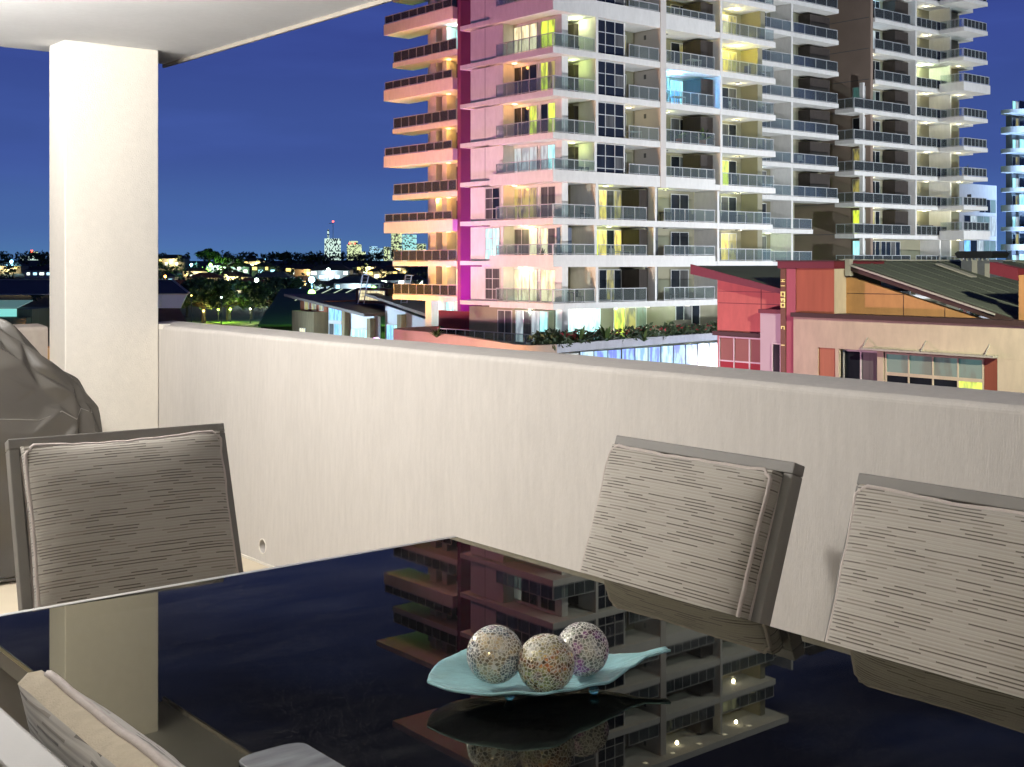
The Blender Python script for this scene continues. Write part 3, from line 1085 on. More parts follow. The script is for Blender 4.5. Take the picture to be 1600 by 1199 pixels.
thick = {2: .42, 4: .40, 8: .75, 11: .4}
for k in range(1, 15):
    z = zb(k)
    hi = k >= 8
    rf = k == 14
    # slabs
    if not rf:
        C('balcony_slab', 0, 24.7 if k >= 4 else 17.3, 0, 2.8, z, z + SL, M_CONC)
        if k < 4:
            C('balcony_slab', 17.302, 24.7, 0.3, 2.8, z, z + SL, M_CONC)
        C('balcony_slab', 0, 2.59, 2.802, 7.3, z, z + SL, M_CONC)
        C('balcony_slab', 0.15, 2.59, 7.302, 11.2, z + 0.12, z + SL, M_CONC)
    else:
        C('roof_slab', -0.8, 25.4, -0.8, 19.2, z, z + 0.5, M_CONC)
        for s_ in range(3, 24, 3):
            C('soffit_lamp', s_, s_ + .3, -.3, 0, z - 0.03, z - .002, M_LAMPW)
        continue
    f = z + SL
    up = thick.get(k, 0)
    c = z + FH              # soffit above
    if up:
        C('upstand', 0.002, 0.16, 0.162, 7.29, f + .002, f + up, M_CONC)
        C('upstand', 0.002, 17.2, 0.002, 0.16, f + .002, f + up, M_CONC)
    rh = 1.02 - up * 0.55
    # ---- left facade of the main block
    C('wall', 0.5, 2.59, 6.25, 10.3, f + .002, c - .002 if k < 13 else c + .002 - .004, M_CONC)
    C('panel_joint', 0.492, 0.499, 8.45, 8.49, f + .05, c - .05, M_CONC2)
    C('wall', 1.5, 2.59, 1.45, 6.248, f + 2.42, c - .002, M_CONC)
    C('wall', 1.55, 2.59, 3.16, 3.5, f + .002, f + 2.418, M_CONC)
    W('X', 1.58, 3.52, 6.24, f + .04, f + 2.415, 3, left_code[k][:3], name='sliding_door')
    W('X', 1.58, 1.46, 3.14, f + .04, f + 2.415, 2, ret_code[k], name='sliding_door')
    C('column', 1.5, 2.1, 0.75, 1.44, f + .002, c - .002, M_CONC)
    if k <= 3:
        W('X', 0.5, 6.6, 8.4, f + .1, f + 2.5, 2, {1: 'KK', 2: 'CC', 3: 'DK'}[k], 3)
    RL('X', 0.06, 0.12, 6.6, f + up, rh, 5, hi)
    # ---- right facade, corner balcony
    C('wall', 2.102, 2.59, 1.45, 2.8, f + .002, c - .002, M_CONC) if False else None
    W('Y', 2.74, 2.65, 3.6, f + .04, f + 2.4, 1, 'N' if k in (5, 7) else 'K', name='sliding_door')
    if k >= 4:
        C('timber_screen', 3.75, 5.9, 1.9, 2.79, f + .002, f + 2.35, M_TIMBER)
        C('fin_wall', 4.16, 4.42, 0.01 if not up else .165, 1.88, f + .002, c - .002, M_CONC)
        RL('Y', 0.06, 0.12, 4.12, f + up, rh, 4, hi)
        W('Y', 0.42, 4.5, 7.4, f - .18, c - .02, 3, 'DDDDDKDDD' if k != 5 else 'DDDDKDDDD', 3)
        C('wall', 4.43, 7.55, 0.425, 2.79, f + .002, c - .002, M_CONC)
        W('Y', 2.74, 7.9, 9.9, f + .04, f + 2.3, 2, {4: 'DD', 5: 'ND', 7: 'KN'}.get(k, 'DD'), name='sliding_door')
        RL('Y', 0.06, 7.62, 10.8, f + up, rh, 3, hi)
        C('blade_wall', 10.9, 11.5, -0.05, 2.79, z - .05, c + .001 - .06, mat('pink washed render', (0.64, 0.60, 0.57), 0.85, var=0.04, scale=.6, coord='World'))
        C('vent', 10.885, 10.899, 1.5, 1.75, f + 1.9, f + 2.25, M_OYST)
        # bay two
        code = {4: 'DK', 5: 'KD', 6: 'BC', 7: 'DN', 8: 'KD'}.get(k, 'DD')
        W('Y', 2.74, 14.9, 17.0, f + .04, f + 2.35, 2, code, name='sliding_door')
        C('timber_screen', 16.3, 17.74, 0.75, 2.68, f + .002, f + 2.4, M_TIMBER)
        RL('Y', 0.06, 11.6, 17.2, f + up, rh, 6, hi)
    else:
        C('fin_wall', 4.16, 4.42, 0.01 if not up else .165, 2.79, f + .002, c - .002, M_CONC)
        RL('Y', 0.06, 0.12, 4.12, f + up, rh, 4)
        W('Y', 2.74, 6.2, 9.4, f + .04, f + 2.4, 4, {1: 'DDND', 2: 'GYDY', 3: 'DYKN'}[k], name='sliding_door')
        C('timber_screen', 9.45, 11.1, 0.8, 2.68, f + .002, f + 2.4, M_TIMBER)
        RL('Y', 0.06, 4.5, 9.5, f + up, rh, 4)
        C('fin_wall', 10.35, 10.55, 0.01 if not up else .165, 0.79, f + .002, c - .002, M_CONC)
        C('grey_panel', 10.6, 11.9, 1.2, 1.3, f + .002, c - .002, M_CONC2)
        W('Y', 2.74, 14.9, 17.0, f + .04, f + 2.35, 2, {1: 'DK', 2: 'DD', 3: 'DD'}[k], name='sliding_door')
        RL('Y', 0.06, 11.4, 17.2, f + up, rh, 5)
        if k == 2:
            C('grey_panel', 1.2, 2.6, 0.9, 1.0, f + .002, c - .2, mat('blue grey shutter', (0.10, 0.12, 0.17), 0.6, var=.05))
    # ---- fin and bay three
    C('fin_wall', 17.75, 17.98, -0.04 if k >= 4 else 0.28, 2.79, z - .04, c - .06, M_CONC)
    C('grey_panel', 18.05, 19.4, 1.5, 1.62, f + .002, c - .002, M_CONC2)
    W('Y', 2.74, 20.9, 22.9, f + .04, f + 2.35, 2, {1: 'NN', 2: 'YN', 3: 'KD', 4: 'GD', 5: 'KD', 6: 'DK', 7: 'YN', 8: 'WN', 13: 'WW'}.get(k, 'DD'), name='sliding_door')
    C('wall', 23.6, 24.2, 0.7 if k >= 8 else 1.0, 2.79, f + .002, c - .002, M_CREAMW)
    RL('Y', 0.06 if k >= 4 else 0.36, 18.1, 24.55, f + (up if k < 0 else 0), 1.02, 6, hi)
    # ---- recessed third section
    if k >= 2 and k < 14:
        end = 42.2 if k >= 4 else 38.2
        C('balcony_slab', 24.8, end, 6.4, 8.88, z, z + SL - .05, M_CONC)
        RL('Y', 6.46, 27, end - .1, f - .05, 1.0, 9 if k >= 4 else 6, hi)
        W('Y', 8.84, 31.0, 34.3, f, f + 2.4, 2, 'DK' if k != 3 else 'PD', name='sliding_door')
        C('fin_wall', 35.0, 35.25, 6.44, 8.88, f + .002, c - .002, M_CONC)
        W('Y', 8.84, 36.3, 38.1, f, f + 2.4, 2, 'DD', name='sliding_door')
        if k >= 4:
            C('timber_screen', 39.2, 42.3, 7.5, 8.88, f + .002, f + 2.35, M_TIMBER)
    # ---- left wing
    if k <= 13:
        y1 = 29.4
        # each second floor carries a deeper wrap-round balcony with a solid front
        deep = k in (3, 5, 7, 9, 11)
        if k == 13:
            C('roof_slab', 4.6, 12, 18.6, 30, z, z + .45, M_CONC)
        else:
            C('balcony_slab', 6 - (.5 if deep else 0), 8.29, 19.4, y1 + (.7 if deep else 0), z, z + SL + (.55 if deep else 0), M_CONC)
            fz = z + SL + (.55 if deep else 0)
            RL('X', 6.05 - (.5 if deep else 0), 19.6, y1 - .1 + (.7 if deep else 0), fz, .75 if deep else 1.0, 8, hi)
            C('column', 7.2, 7.9, 24.2, 25.1, f + .6, c - .002, M_CONC)
            C('column', 7.3, 8.29, 22.7, 23.4, f + .6, c - .002, M_CONC)
            cd = {1: 'PW', 2: 'DN', 3: 'DK', 4: 'KD', 5: 'DK', 6: 'DT', 7: 'DK', 8: 'PC'}.get(k, 'DD')
            W('X', 8.29, 21.1, 22.6, f + .1, f + 2.4, 2, cd, name='sliding_door')
            W('X', 8.29, 19.3, 20.2, f + .3, f + 2.3, 1, 'D' if k != 7 else 'C', 3)
C('fin_wall', 6.0, 8.29, 18.9, 19.38, -6, zb(13), mat('plum painted fin', (0.20, 0.05, 0.15), .8, var=.08, scale=.5, coord='World'))
# storey on the podium
f0 = zb(0) + SL
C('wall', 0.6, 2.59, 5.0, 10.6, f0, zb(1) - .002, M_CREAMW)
W('X', 0.6, 5.3, 7.0, f0 + .05, f0 + 2.4, 2, 'KK', name='sliding_door')
W('X', 0.62, 1.2, 4.9, f0 + .05, f0 + 2.45, 4, 'CPKP', name='sliding_door')
W('Y', 2.78, 2.65, 7.2, f0 + .05, f0 + 2.5, 3, 'CCC', name='sliding_door')
W('Y', 2.78, 8.6, 12.2, f0 + .05, f0 + 2.5, 3, 'GNT', name='sliding_door')
W('Y', 2.78, 15.5, 18.4, f0 + .05, f0 + 2.5, 3, 'DKD', name='sliding_door')
C('planter_box', 11.9, 14.1, -.3, .3, f0, f0 + 1.5, M_CREAMW)
W('X', 8.2, 20.2, 24.0, f0 + .1, f0 + 2.5, 3, 'WPC', name='sliding_door')
C('column', 6.6, 7.4, 24.1, 25.0, f0, zb(1), M_CONC)
C('column', 1.3, 1.9, .5, 1.1, f0, zb(1) - .002, M_CONC)
# lit balconies seen in the photograph
glow(13.6, 1.2, zb(7) - .0, (0.12, 0.50, 1.0), 620, mat_emit('blue lamp', (0.3, 0.7, 1), 8))
glow(21.5, 1.4, zb(8), (1.0, 0.85, 0.10), 190)
for s_, k_, w_, c_ in ((12.4, 9, 60, (1, .9, .1)), (21.4, 9, 60, (1, .85, .2)), (21.6, 6, 26, (1, .9, .35)), (21.6, 5, 20, (1, .9, .35)), (21.6, 4, 24, (.9, 1, .4)), (13.2, 6, 16, (.9, 1, .4)), (13.0, 4, 20, (.9, 1, .3)), (9.0, 6, 12, (1, .8, .3)), (6.9, 3, 40, (.8, 1, .15)), (6.6, 4, 24, (.9, 1, .2)), (32.0, 5, 26, (.75, .9, 1)), (33.0, 3, 40, (.8, 1, .5)), (3.2, 7, 24, (.8, 1, .3)), (3.2, 5, 24, (.9, 1, .3))):
    glow(s_, 7.6 if s_ > 30 else 1.5, zb(k_), c_, w_)
glow(12.6, 1.9, zb(8), (1.0, 0.86, 0.18), 60)
glow(21.8, 1.6, zb(7), (1.0, 0.85, 0.35), 22)
glow(12.3, 2.0, zb(5), (0.95, 1.0, 0.25), 75)
glow(22.0, 1.6, zb(3), (1.0, 0.85, 0.4), 18)
glow(5.0, 1.2, zb(1), (0.85, 1.0, 0.95), 320)
glow(15.0, 1.0, zb(1), (0.8, 1.0, 0.8), 90)
glow(0.6, 3.2, zb(1), (0.85, 1.0, 0.85), 260)
glow(1.0, 6.5, zb(1), (1.0, 0.95, 0.75), 60)
glow(10.5, 1.0, zb(1), (0.75, 1.0, 0.3), 60)
glow(7.2, 21.0, zb(1), (0.9, 1.0, 0.9), 150)
glow(7.2, 26.0, zb(1), (0.9, 1.0, 0.9), 100)
glow(1.0, 4.8, zb(2), (1.0, 0.95, 0.7), 26)
glow(1.0, 4.4, zb(3), (1.0, 0.9, 0.35), 34)
glow(3.4, 1.4, zb(8), (0.9, 1.0, 0.55), 45)
glow(7.3, 21.8, zb(9), (0.6, 1.0, 0.95), 45)
glow(7.3, 24.0, zb(4), (1.0, 0.62, 0.12), 25)
for k_ in range(1, 8):
    glow(7.0, 22.0, zb(k_ + 1), (1.0, .45 + .03 * (k_ % 3), .08), 34 if k_ % 2 else 22)
    glow(.9, 5.4, zb(k_ + 1), (1.0, .42, .10), 16) if k_ in (3, 5, 6, 8, 9) else None
for s_ in (13.5, 20.5):
    glow(s_, .7, zb(14), (1.0, 0.9, 0.65), 160)
glow(21, 1.4, zb(13), (1.0, 0.9, 0.65), 120)
# dark oyster lamps under the other soffits
for k in range(3, 9):
    for s_ in (13.0, 21.6):
        C('soffit_lamp', s_ - .15, s_ + .15, 1.3, 1.6, zb(k) - .07, zb(k) - .003, M_OYST)

# furniture and plants on the balconies, one thing each
def balcony_chair(s, t, k, face, label, m):
    e = empty('balcony_chair', (X0 + s, Y0 + t, zb(k) + SL), label, 'chair', 'chairs on the tower balconies', face)
    MB().box(-.25, .25, -.25, .25, .38, .44).build('seat', m, e)
    MB().box(-.25, .25, .21, .25, .44, .92).build('backrest', m, e)
    for a in (-.22, .22):
        for b in (-.22, .22):
            MB().box(a - .02, a + .02, b - .02, b + .02, 0, .38).build('leg', m, e)
def balcony_table(s, t, k, label, m):
    e = empty('balcony_table', (X0 + s, Y0 + t, zb(k) + SL), label, 'table', 'tables on the tower balconies')
    MB().box(-.55, .55, -.4, .4, .70, .74).build('table_top', m, e)
    for a in (-.5, .5):
        for b in (-.35, .35):
            MB().box(a - .025, a + .025, b - .025, b + .025, 0, .70).build('leg', m, e)
M_DKF = mat('dark outdoor furniture', (0.03, 0.03, 0.032), 0.6, var=0)
M_WHF = mat('pale outdoor furniture', (0.6, 0.58, 0.52), 0.6, var=0)
balcony_chair(3.0, 1.0, 7, 0.4, 'dark chair on the corner balcony below the bright yellow room', M_DKF)
balcony_chair(3.9, .9, 3, 0.2, 'dark chair on the corner balcony two floors above the white curtained room', M_DKF)
balcony_chair(3.4, .9, 1, 1.2, 'dark chair on the lowest corner balcony of the tower', M_DKF)
balcony_table(2.6, .9, 1, 'dark table on the lowest corner balcony of the tower', M_DKF)
balcony_table(14.0, 1.1, 6, 'pale table on the blue lit balcony', M_WHF)
balcony_chair(12.6, 1.2, 6, 1.5, 'white chair on the blue lit balcony', M_WHF)
balcony_table(15.6, .9, 7, 'pale table on the balcony directly above the blue lit one', M_WHF)
balcony_chair(13.2, 1.1, 7, .8, 'pale chair on the balcony directly above the blue lit one', M_WHF)
balcony_table(12.9, 1.1, 3, 'dark table on the balcony below the grey end wall', M_DKF)
balcony_chair(22.3, 1.0, 7, 2.2, 'dark lounge chair on the projecting balcony under the yellow one', M_DKF)
balcony_chair(20.4, 1.0, 6, .3, 'white chair on the projecting balcony beside the blue lit one', M_WHF)
balcony_table(9.2, 1.2, 5, 'small pale table on the narrow balcony beside the square window grid', M_WHF)

balcony_table(3.4, .9, 4, 'dark table on the corner balcony with the pale curtains', M_DKF)
balcony_chair(6.9, 1.0, 2, 1.9, 'pale chair in front of the yellow lit doors right of the corner balcony', M_WHF)
balcony_chair(8.6, .9, 3, 1.0, 'dark chair in front of the narrow yellow curtain', M_DKF)
balcony_table(8.0, 1.2, 2, 'pale table in front of the yellow lit doors right of the corner balcony', M_WHF)
balcony_chair(13.4, 1.0, 1, .4, 'dark chair on the lowest balcony over the podium shrubs', M_DKF)
balcony_table(21.5, 1.2, 3, 'dark table on the projecting balcony above the ochre lit one', M_DKF)
balcony_chair(20.6, 1.1, 4, 2.6, 'dark chair on the projecting balcony with the lime curtain', M_DKF)
balcony_chair(37.6, 7.4, 5, 2.0, 'pale chair on the recessed balcony beside the brown wall', M_WHF)
balcony_chair(56.4, 6.7, 3, .3, 'dark chair on the bright yellow balcony of the second tower', M_DKF)
balcony_table(57.6, 6.6, 3, 'dark table on the bright yellow balcony of the second tower', M_DKF)
balcony_chair(61.0, 3.6, 4, 1.4, 'dark chair on a projecting corner balcony of the second tower', M_DKF)

def leaves(mb, c, r, n, size, flat=1.0, rnd=random):
    for _ in range(n):
        while True:
            p = Vector((rnd.uniform(-1, 1), rnd.uniform(-1, 1), rnd.uniform(-1, 1)))
            if p.length < 1:
                break
        p = p * (0.55 + 0.45 * rnd.random())
        q = Vector(c) + Vector((p.x * r[0], p.y * r[1], p.z * r[2]))
        a = Vector((rnd.gauss(0, 1), rnd.gauss(0, 1), rnd.gauss(0, flat))).normalized()
        b = a.cross(Vector((rnd.gauss(0, 1), rnd.gauss(0, 1), rnd.gauss(0, 1)))).normalized()
        s_ = size * rnd.uniform(.6, 1.3)
        i = len(mb.v)
        mb.v += [tuple(q - a * s_), tuple(q + b * s_ * .45), tuple(q + a * s_), tuple(q - b * s_ * .45)]
        mb.f.append((i, i + 1, i + 2, i + 3))
    return mb
M_LEAF = mat('dark foliage', (0.045, 0.07, 0.03), 0.6, var=0.5, scale=0.7, coord='World')
M_LEAF2 = mat('green foliage', (0.075, 0.12, 0.03), 0.55, var=0.4, scale=2.0, coord='World')
M_BARK = mat('bark', (0.06, 0.045, 0.035), 0.9, var=0.3, scale=8)
M_POT = mat('terracotta pot', (0.30, 0.10, 0.05), 0.8, var=0.1)
def spiky_plant(name, x, y, z, h, n, label, cat='plant', group=None, m=None, pot=True):
    e = empty(name, (x, y, z), label, cat, group)
    if pot:
        MB().cyl((0, 0), h * .16, 0, h * .25, 10).build('pot', M_POT, e)
    mb = MB()
    for i in range(n):
        a = 6.283 * i / n + random.random()
        d = Vector((math.cos(a), math.sin(a), 0))
        el = random.uniform(.35, 1.35)
        L = h * random.uniform(.6, .95)
        pts = [Vector((0, 0, h * .22)) + d * (L * u * math.cos(el)) + Vector((0, 0, L * (u * math.sin(el) - .35 * u * u))) for u in (0, .33, .66, 1)]
        sd = d.cross(Vector((0, 0, 1)))
        b = len(mb.v)
        for q, wd in zip(pts, (.03, .055, .045, .004)):
            mb.v += [tuple(q + sd * wd * h), tuple(q - sd * wd * h)]
        mb.f += [(b + 2 * j, b + 2 * j + 1, b + 2 * j + 3, b + 2 * j + 2) for j in range(3)]
    mb.build('fronds', m or M_LEAF2, e)
    return e
spiky_plant('potted_palm', X0 + 14.0, Y0 + .9, zb(5) + SL, 1.9, 16, 'potted palm, left of two on the balcony below the blue lit one')
spiky_plant('potted_palm', X0 + 16.3, Y0 + .5, zb(5) + SL, 1.9, 16, 'potted palm, right of two on the balcony below the blue lit one')
spiky_plant('potted_plant', X0 + 2.7, Y0 + 1.0, zb(6) + SL, 1.1, 12, 'potted plant on the corner balcony under the bright yellow room')
spiky_plant('potted_plant', X0 + 9.6, Y0 + .7, zb(4) + SL, 1.1, 12, 'potted plant on the narrow balcony next to the pink blade wall')

spiky_plant('potted_plant', X0 + .9, Y0 + 2.2, zb(2) + SL, 1.2, 12, 'potted plant on the corner balcony with the cyan window grid')
spiky_plant('potted_plant', X0 + 61.9, Y0 + 3.2, zb(4) + SL - .37, 1.5, 14, 'potted plant at the tip of a second tower balcony')
spiky_plant('potted_plant', X0 + 59.6, Y0 + 3.4, zb(5) + SL - .37, 1.7, 14, 'leafy plant on the second tower balcony below the green lamp')
spiky_plant('potted_plant', X0 + 7.0, Y0 + 27.5, zb(1) + SL, 1.2, 12, 'potted plant on the lowest balcony of the left wing')
# ---------------------------------------------------------------- second tower, to the right
T2 = (X0 + 54, Y0 + 14, -14.0)
t2 = empty('apartment_tower', T2, 'second white apartment tower with a blank brown side wall', 'building')
def C2(name, s0, s1, t0, t1, z0, z1, m):
    return cube(name, X0 + s0, X0 + s1, Y0 + t0, Y0 + t1, z0, z1, m, t2, T2)
def W2(axis, pos, a0, a1, z0, z1, nx, codes, nz=1):
    return window(t2, T2, 'Y', Y0 + pos, X0 + a0, X0 + a1, z0, z1, nx, codes, nz, 'sliding_door')
def glow2(s, t, z, col, watts):
    C2('soffit_lamp', s - 0.14, s + 0.14, t - 0.14, t + 0.14, z - 0.07, z - 0.002, M_LAMPW)
    lamp('balcony_light', 'POINT', (X0 + s - T2[0], Y0 + t - T2[1], z - 0.22 - T2[2]), watts * 1.5, col, t2, size=0.12)
C2('brown_wall', 46.6, 47.0, 5.85, 30, -14, zb(14), M_BROWN)
for k in range(1, 13):
    C2('wall_joint', 46.59, 46.599, 6.0, 30, zb(k) + .1, zb(k) + .16, M_CONC2)
C2('core_wall', 47.002, 66, 7.9, 30, -14, zb(14), M_CREAMW)
for k in range(1, 13):
    z = zb(k) - .32
    f, c = z + SL, z + FH
    wide = k <= 7
    s0 = 43.6 if wide else 47.0
    C2('balcony_slab', s0, 60.3, 5.6, 7.88, z, f - .05, M_CONC)
    if wide:
        C2('column', 45.4, 45.7, 5.9, 6.3, f, c - .002, M_CONC)
        railing(t2, T2, 'X', X0 + 43.66, Y0 + 5.75, Y0 + 7.8, f - .05, 1.0, 2)
        window(t2, T2, 'X', X0 + 46.58, Y0 + 6.4, Y0 + 7.9, f, f + 2.4, 1, {7: 'T', 6: 'D', 5: 'N', 4: 'N', 3: 'G', 2: 'C', 1: 'W'}[k], name='sliding_door')
    railing(t2, T2, 'Y', Y0 + 5.66, X0 + s0 + .05, X0 + 53.2, f - .05, 1.0, 6 if wide else 4)
    railing(t2, T2, 'Y', Y0 + 5.66, X0 + 54.2, X0 + 59.9, f - .05, 1.0, 6)
    W2('Y', 7.84, 48.6, 51.0, f, f + 2.4, 3, {7: 'TTD', 6: 'DDD', 3: 'GND', 2: 'DDD', 1: 'DYD', 9: 'BPD'}.get(k, 'DDD'))
    if k >= 3:
        C2('timber_screen', 51.6, 53.9, 6.4, 7.88, f + .002, f + 2.4, M_TIMBER)
        C2('fin_wall', 54.0, 54.25, 5.62, 7.88, z - .03, c - .05, M_CONC)
        C2('grey_panel', 54.3, 55.4, 6.7, 6.8, f + .002, c - .002, M_CONC2)
    else:
        W2('Y', 7.84, 51.2, 54.6, f, f + 2.4, 4, 'DDKD')
        C2('fin_wall', 58.4, 58.7, 5.62, 7.88, z - .03, c - .05, M_CONC)
    C2('fin_wall', 60.05, 60.3, 5.4, 7.88, z - .03, c - .05, M_CONC)
    # right hand projecting balcony
    sl = 62.6 if k not in (3, 8) else 63.1
    th = SL + (.5 if k in (3, 8) else 0)
    C2('balcony_slab', 58.0, sl, 2.6, 5.38, z, z + th - .05, M_CONC)
    C2('balcony_slab', 60.32, 64.5, 5.382, 7.88, z, z + SL - .06, M_CONC)
    railing(t2, T2, 'Y', Y0 + 2.66, X0 + 58.1, X0 + sl - .1, z + th - .05, .9, 6)
    railing(t2, T2, 'X', X0 + 58.06, Y0 + 2.8, Y0 + 5.3, z + th - .05, .9, 3)
    C2('column', 61.5, 63.2, 6.4, 7.8, z + th, c - .002, M_CREAMW)
    W2('Y', 7.84, 63.4, 65.4, f + .3, f + 2.4, 2, {4: 'CG', 5: 'GD', 6: 'WN', 2: 'PC'}.get(k, 'DN'))
glow2(57.5, 6.8, zb(9) - .32, (0.85, 1.0, 0.55), 220)
glow2(57.5, 6.8, zb(4) - .32, (1.0, 0.9, 0.45), 95)
for k, w in ((5, 24), (6, 30), (7, 40), (8, 46), (10, 24), (11, 24)):
    glow2(57.5, 6.6, zb(k) - .32, (1.0, 0.88, 0.45), w)
for k, w in ((2, 80), (3, 60), (4, 45), (5, 45), (6, 50), (7, 60), (8, 40), (9, 30)):
    glow2(61.0, 5.0, zb(k) - .32, (1.0, 0.88, 0.42), w * .6)
for k, w in ((4, 40), (3, 46), (2, 30), (5, 14), (6, 14), (7, 16), (8, 14), (9, 12)):
    glow2(48.0, 6.7, zb(k) - .32, (1.0, 0.88, 0.5), w)
glow2(50.0, 6.7, zb(11) - .32, (0.3, 0.7, 1.0), 40)

# ---------------------------------------------------------------- blue lit tower beyond, and the glass block between
def at_px(px, d):
    k = (px - 800) / 1940.0
    ca, sa = math.cos(R(YAW)), math.sin(R(YAW))
    return (ca * k * d + sa * d, -sa * k * d + ca * d)
T3 = (192.0, 101.0, -14.0)
t3 = empty('apartment_tower', T3, 'distant blue lit tower with rounded white balcony slabs at the right edge', 'building')
ox, oy = 182.0, 98.6
for k in range(-1, 9):
    z = .45 + 3.05 * k
    pts = []
    for i in range(9):
        a = R(180 + 90 * i / 8)
        pts.append((ox + 2.2 + 2.2 * math.cos(a), oy + 2.2 + 2.2 * math.sin(a)))
    pts += [(ox + 30, oy), (ox + 30, oy + 4)] + [(ox + 1.5 + 1.5 * math.cos(R(90 + 90 * i / 6)), oy + 2.5 + 1.5 * math.sin(R(90 + 90 * i / 6))) for i in range(7)]
    part(MB().prism(pts, z, z + (.95 if k % 2 else .6)), 'balcony_slab', M_CONC, t3, T3)
    f = z + (.95 if k % 2 else .6)
    railing(t3, T3, 'Y', oy + .15, ox + 2.4, ox + 16, f, .8, 9, True)
    cube('column', ox + 4.2, ox + 5.0, oy + 1.0, oy + 1.8, f, z + 3.05, mat('violet blue column', (0.16, 0.14, 0.42), .7, var=.05), t3, T3)
    window(t3, T3, 'Y', oy + 3.2, ox + 5.2, ox + 14, f, f + 1.9, 5, 'DPDDC' if k % 3 else 'CDGDD', name='sliding_door')
    window(t3, T3, 'Y', oy + 3.2, ox + 3.1, ox + 5.0, f, f + 1.7, 2, 'DN' if k % 2 else 'CP', name='sliding_door')
cube('core_wall', ox + 3, ox + 30, oy + 3.22, oy + 4.2, -14, 25, M_CONC2, t3, T3)
gbx, gby = 146.3, 87.1
GB = (gbx + 4, gby + 4, -14.0)
gb = empty('glass_block', GB, 'pale low block with blue glazing standing between the two white towers', 'building')
cube('core_wall', gbx - 3, gbx + 8.3, gby + .1, gby + 9, -14, 11.8, M_CONC, gb, GB)
for k, z in enumerate((-1.4, 1.8, 5.0)):
    window(gb, GB, 'Y', gby + .1, gbx + .2, gbx + 8.0, z, z + 2.7, 5, ('PTDPT', 'BDPTT', 'DPTTP')[k])
window(gb, GB, 'Y', gby + .1, gbx + 3.9, gbx + 8.0, 8.1, 9.9, 3, 'DDT')

# ---------------------------------------------------------------- podium below the tower
PB = (X0 + 10, Y0 - 2, -14.0)
pod = empty('podium', PB, 'podium terrace with a curved planter edge at the foot of the main tower', 'building')
edge_pts = [(66.0, 84.9), (58.5, 84.6), (56.1, 83.7), (55.4, 81.6), (54.4, 74.0), (52.4, 66.8), (51.3, 63.2), (51.0, 61.6), (51.6, 60.7), (53.2, 60.5), (55.25, 60.9), (62.56, 62.0), (71.7, 63.0), (90, 64.6), (118, 66.0)]
def smooth_line(pts, n=6):
    out = []
    P = [Vector(p) for p in pts]
    for i in range(len(P) - 1):
        p0, p1, p2, p3 = P[max(i - 1, 0)], P[i], P[i + 1], P[min(i + 2, len(P) - 1)]
        for j in range(n):
            t = j / n
            out.append(0.5 * ((2 * p1) + (p2 - p0) * t + (2 * p0 - 5 * p1 + 4 * p2 - p3) * t * t + (3 * p1 - p0 - 3 * p2 + p3) * t ** 3))
    out.append(P[-1])
    return out
el = smooth_line(edge_pts)
def band(line, off, z0, z1):
    mb = MB()
    n = len(line)
    for i, p in enumerate(line):
        a, b = line[max(i - 1, 0)], line[min(i + 1, n - 1)]
        d = (b - a).normalized()
        nr = Vector((-d.y, d.x))
        q = p + nr * off
        mb.v += [(p.x, p.y, z0), (p.x, p.y, z1), (q.x, q.y, z1), (q.x, q.y, z0)]
    for i in range(n - 1):
        for j in range(4):
            jj = (j + 1) % 4
            mb.f.append((i * 4 + j, (i + 1) * 4 + j, (i + 1) * 4 + jj, i * 4 + jj))
    return mb
cutn = 6 * 9
part(band(el[:cutn + 1], 0.5, -5.0, -3.8), 'planter_wall', mat('terracotta render', (0.46, 0.34, 0.27), .85, var=.08, scale=.5, coord='World'), pod, PB)
part(band(el[cutn:], 0.5, -4.35, -3.8), 'planter_wall', mat('planter render', (0.42, 0.42, 0.47), .85, var=.06, scale=.6, coord='World', stain=.12), pod, PB)
part(band(el[:cutn + 1], 1.4, -5.75, -5.002), 'canopy_edge', M_CONC, pod, PB)
floorp = [(p.x + .52, p.y + .55) for p in el] + [(118, 104)]
part(MB().prism(floorp, -4.63, -4.55), 'terrace_floor', M_CONC, pod, PB)
part(MB().prism([(p.x + 2.4, p.y + 2.4) for p in el] + [(118, 104)], -14, -4.64), 'lower_storey', M_CREAMW, pod, PB)
for i in range(9):
    window(pod, PB, 'Y', 61.45 + i * .31, 56 + i * 4.2, 59.9 + i * 4.2, -8.4, -4.42, 3, 'ISI' if i % 2 else 'SII', name='shop_window', fm=M_DKF)
railing(pod, PB, 'Y', 64.0, 58.6, 68.5, -4.55, 1.0, 9)
railing(pod, PB, 'X', 55.9, 63.5, 77.5, -4.55, 1.05, 12)
cube('red_screen', 60.0, 60.3, 78.2, 83.0, -4.55, -2.4, mat('deep red panel', (0.22, 0.03, 0.03), .7, var=.1), pod, PB)
cube('cream_post', 58.8, 59.8, 75.4, 75.9, -4.55, -2.6, M_CREAMW, pod, PB)
hb = MB()
rr = random.Random(5)
for p in el[cutn - 4:]:
    for _ in range(3):
        leaves(hb, (p.x + rr.uniform(.2, 1.6), p.y + rr.uniform(.3, 1.8), -3.65 + rr.uniform(-.3, .35)), (.8, .7, .5), 40, .2, rnd=rr)
hd = hb.build('planter_shrubs', M_LEAF)
tag(hd, 'low dark shrubs growing along the podium planter', 'shrubs', kind='stuff')
fl = MB()
for p in el[cutn:]:
    leaves(fl, (p.x + .9, p.y + .6, -3.3), (1.2, .7, .35), 16, .10, rnd=rr)
fo = fl.build('planter_flowers', mat('red blossom', (0.45, 0.03, 0.05), .6, var=.2))
tag(fo, 'small red blossoms scattered over the podium shrubs', 'flowers', kind='stuff')
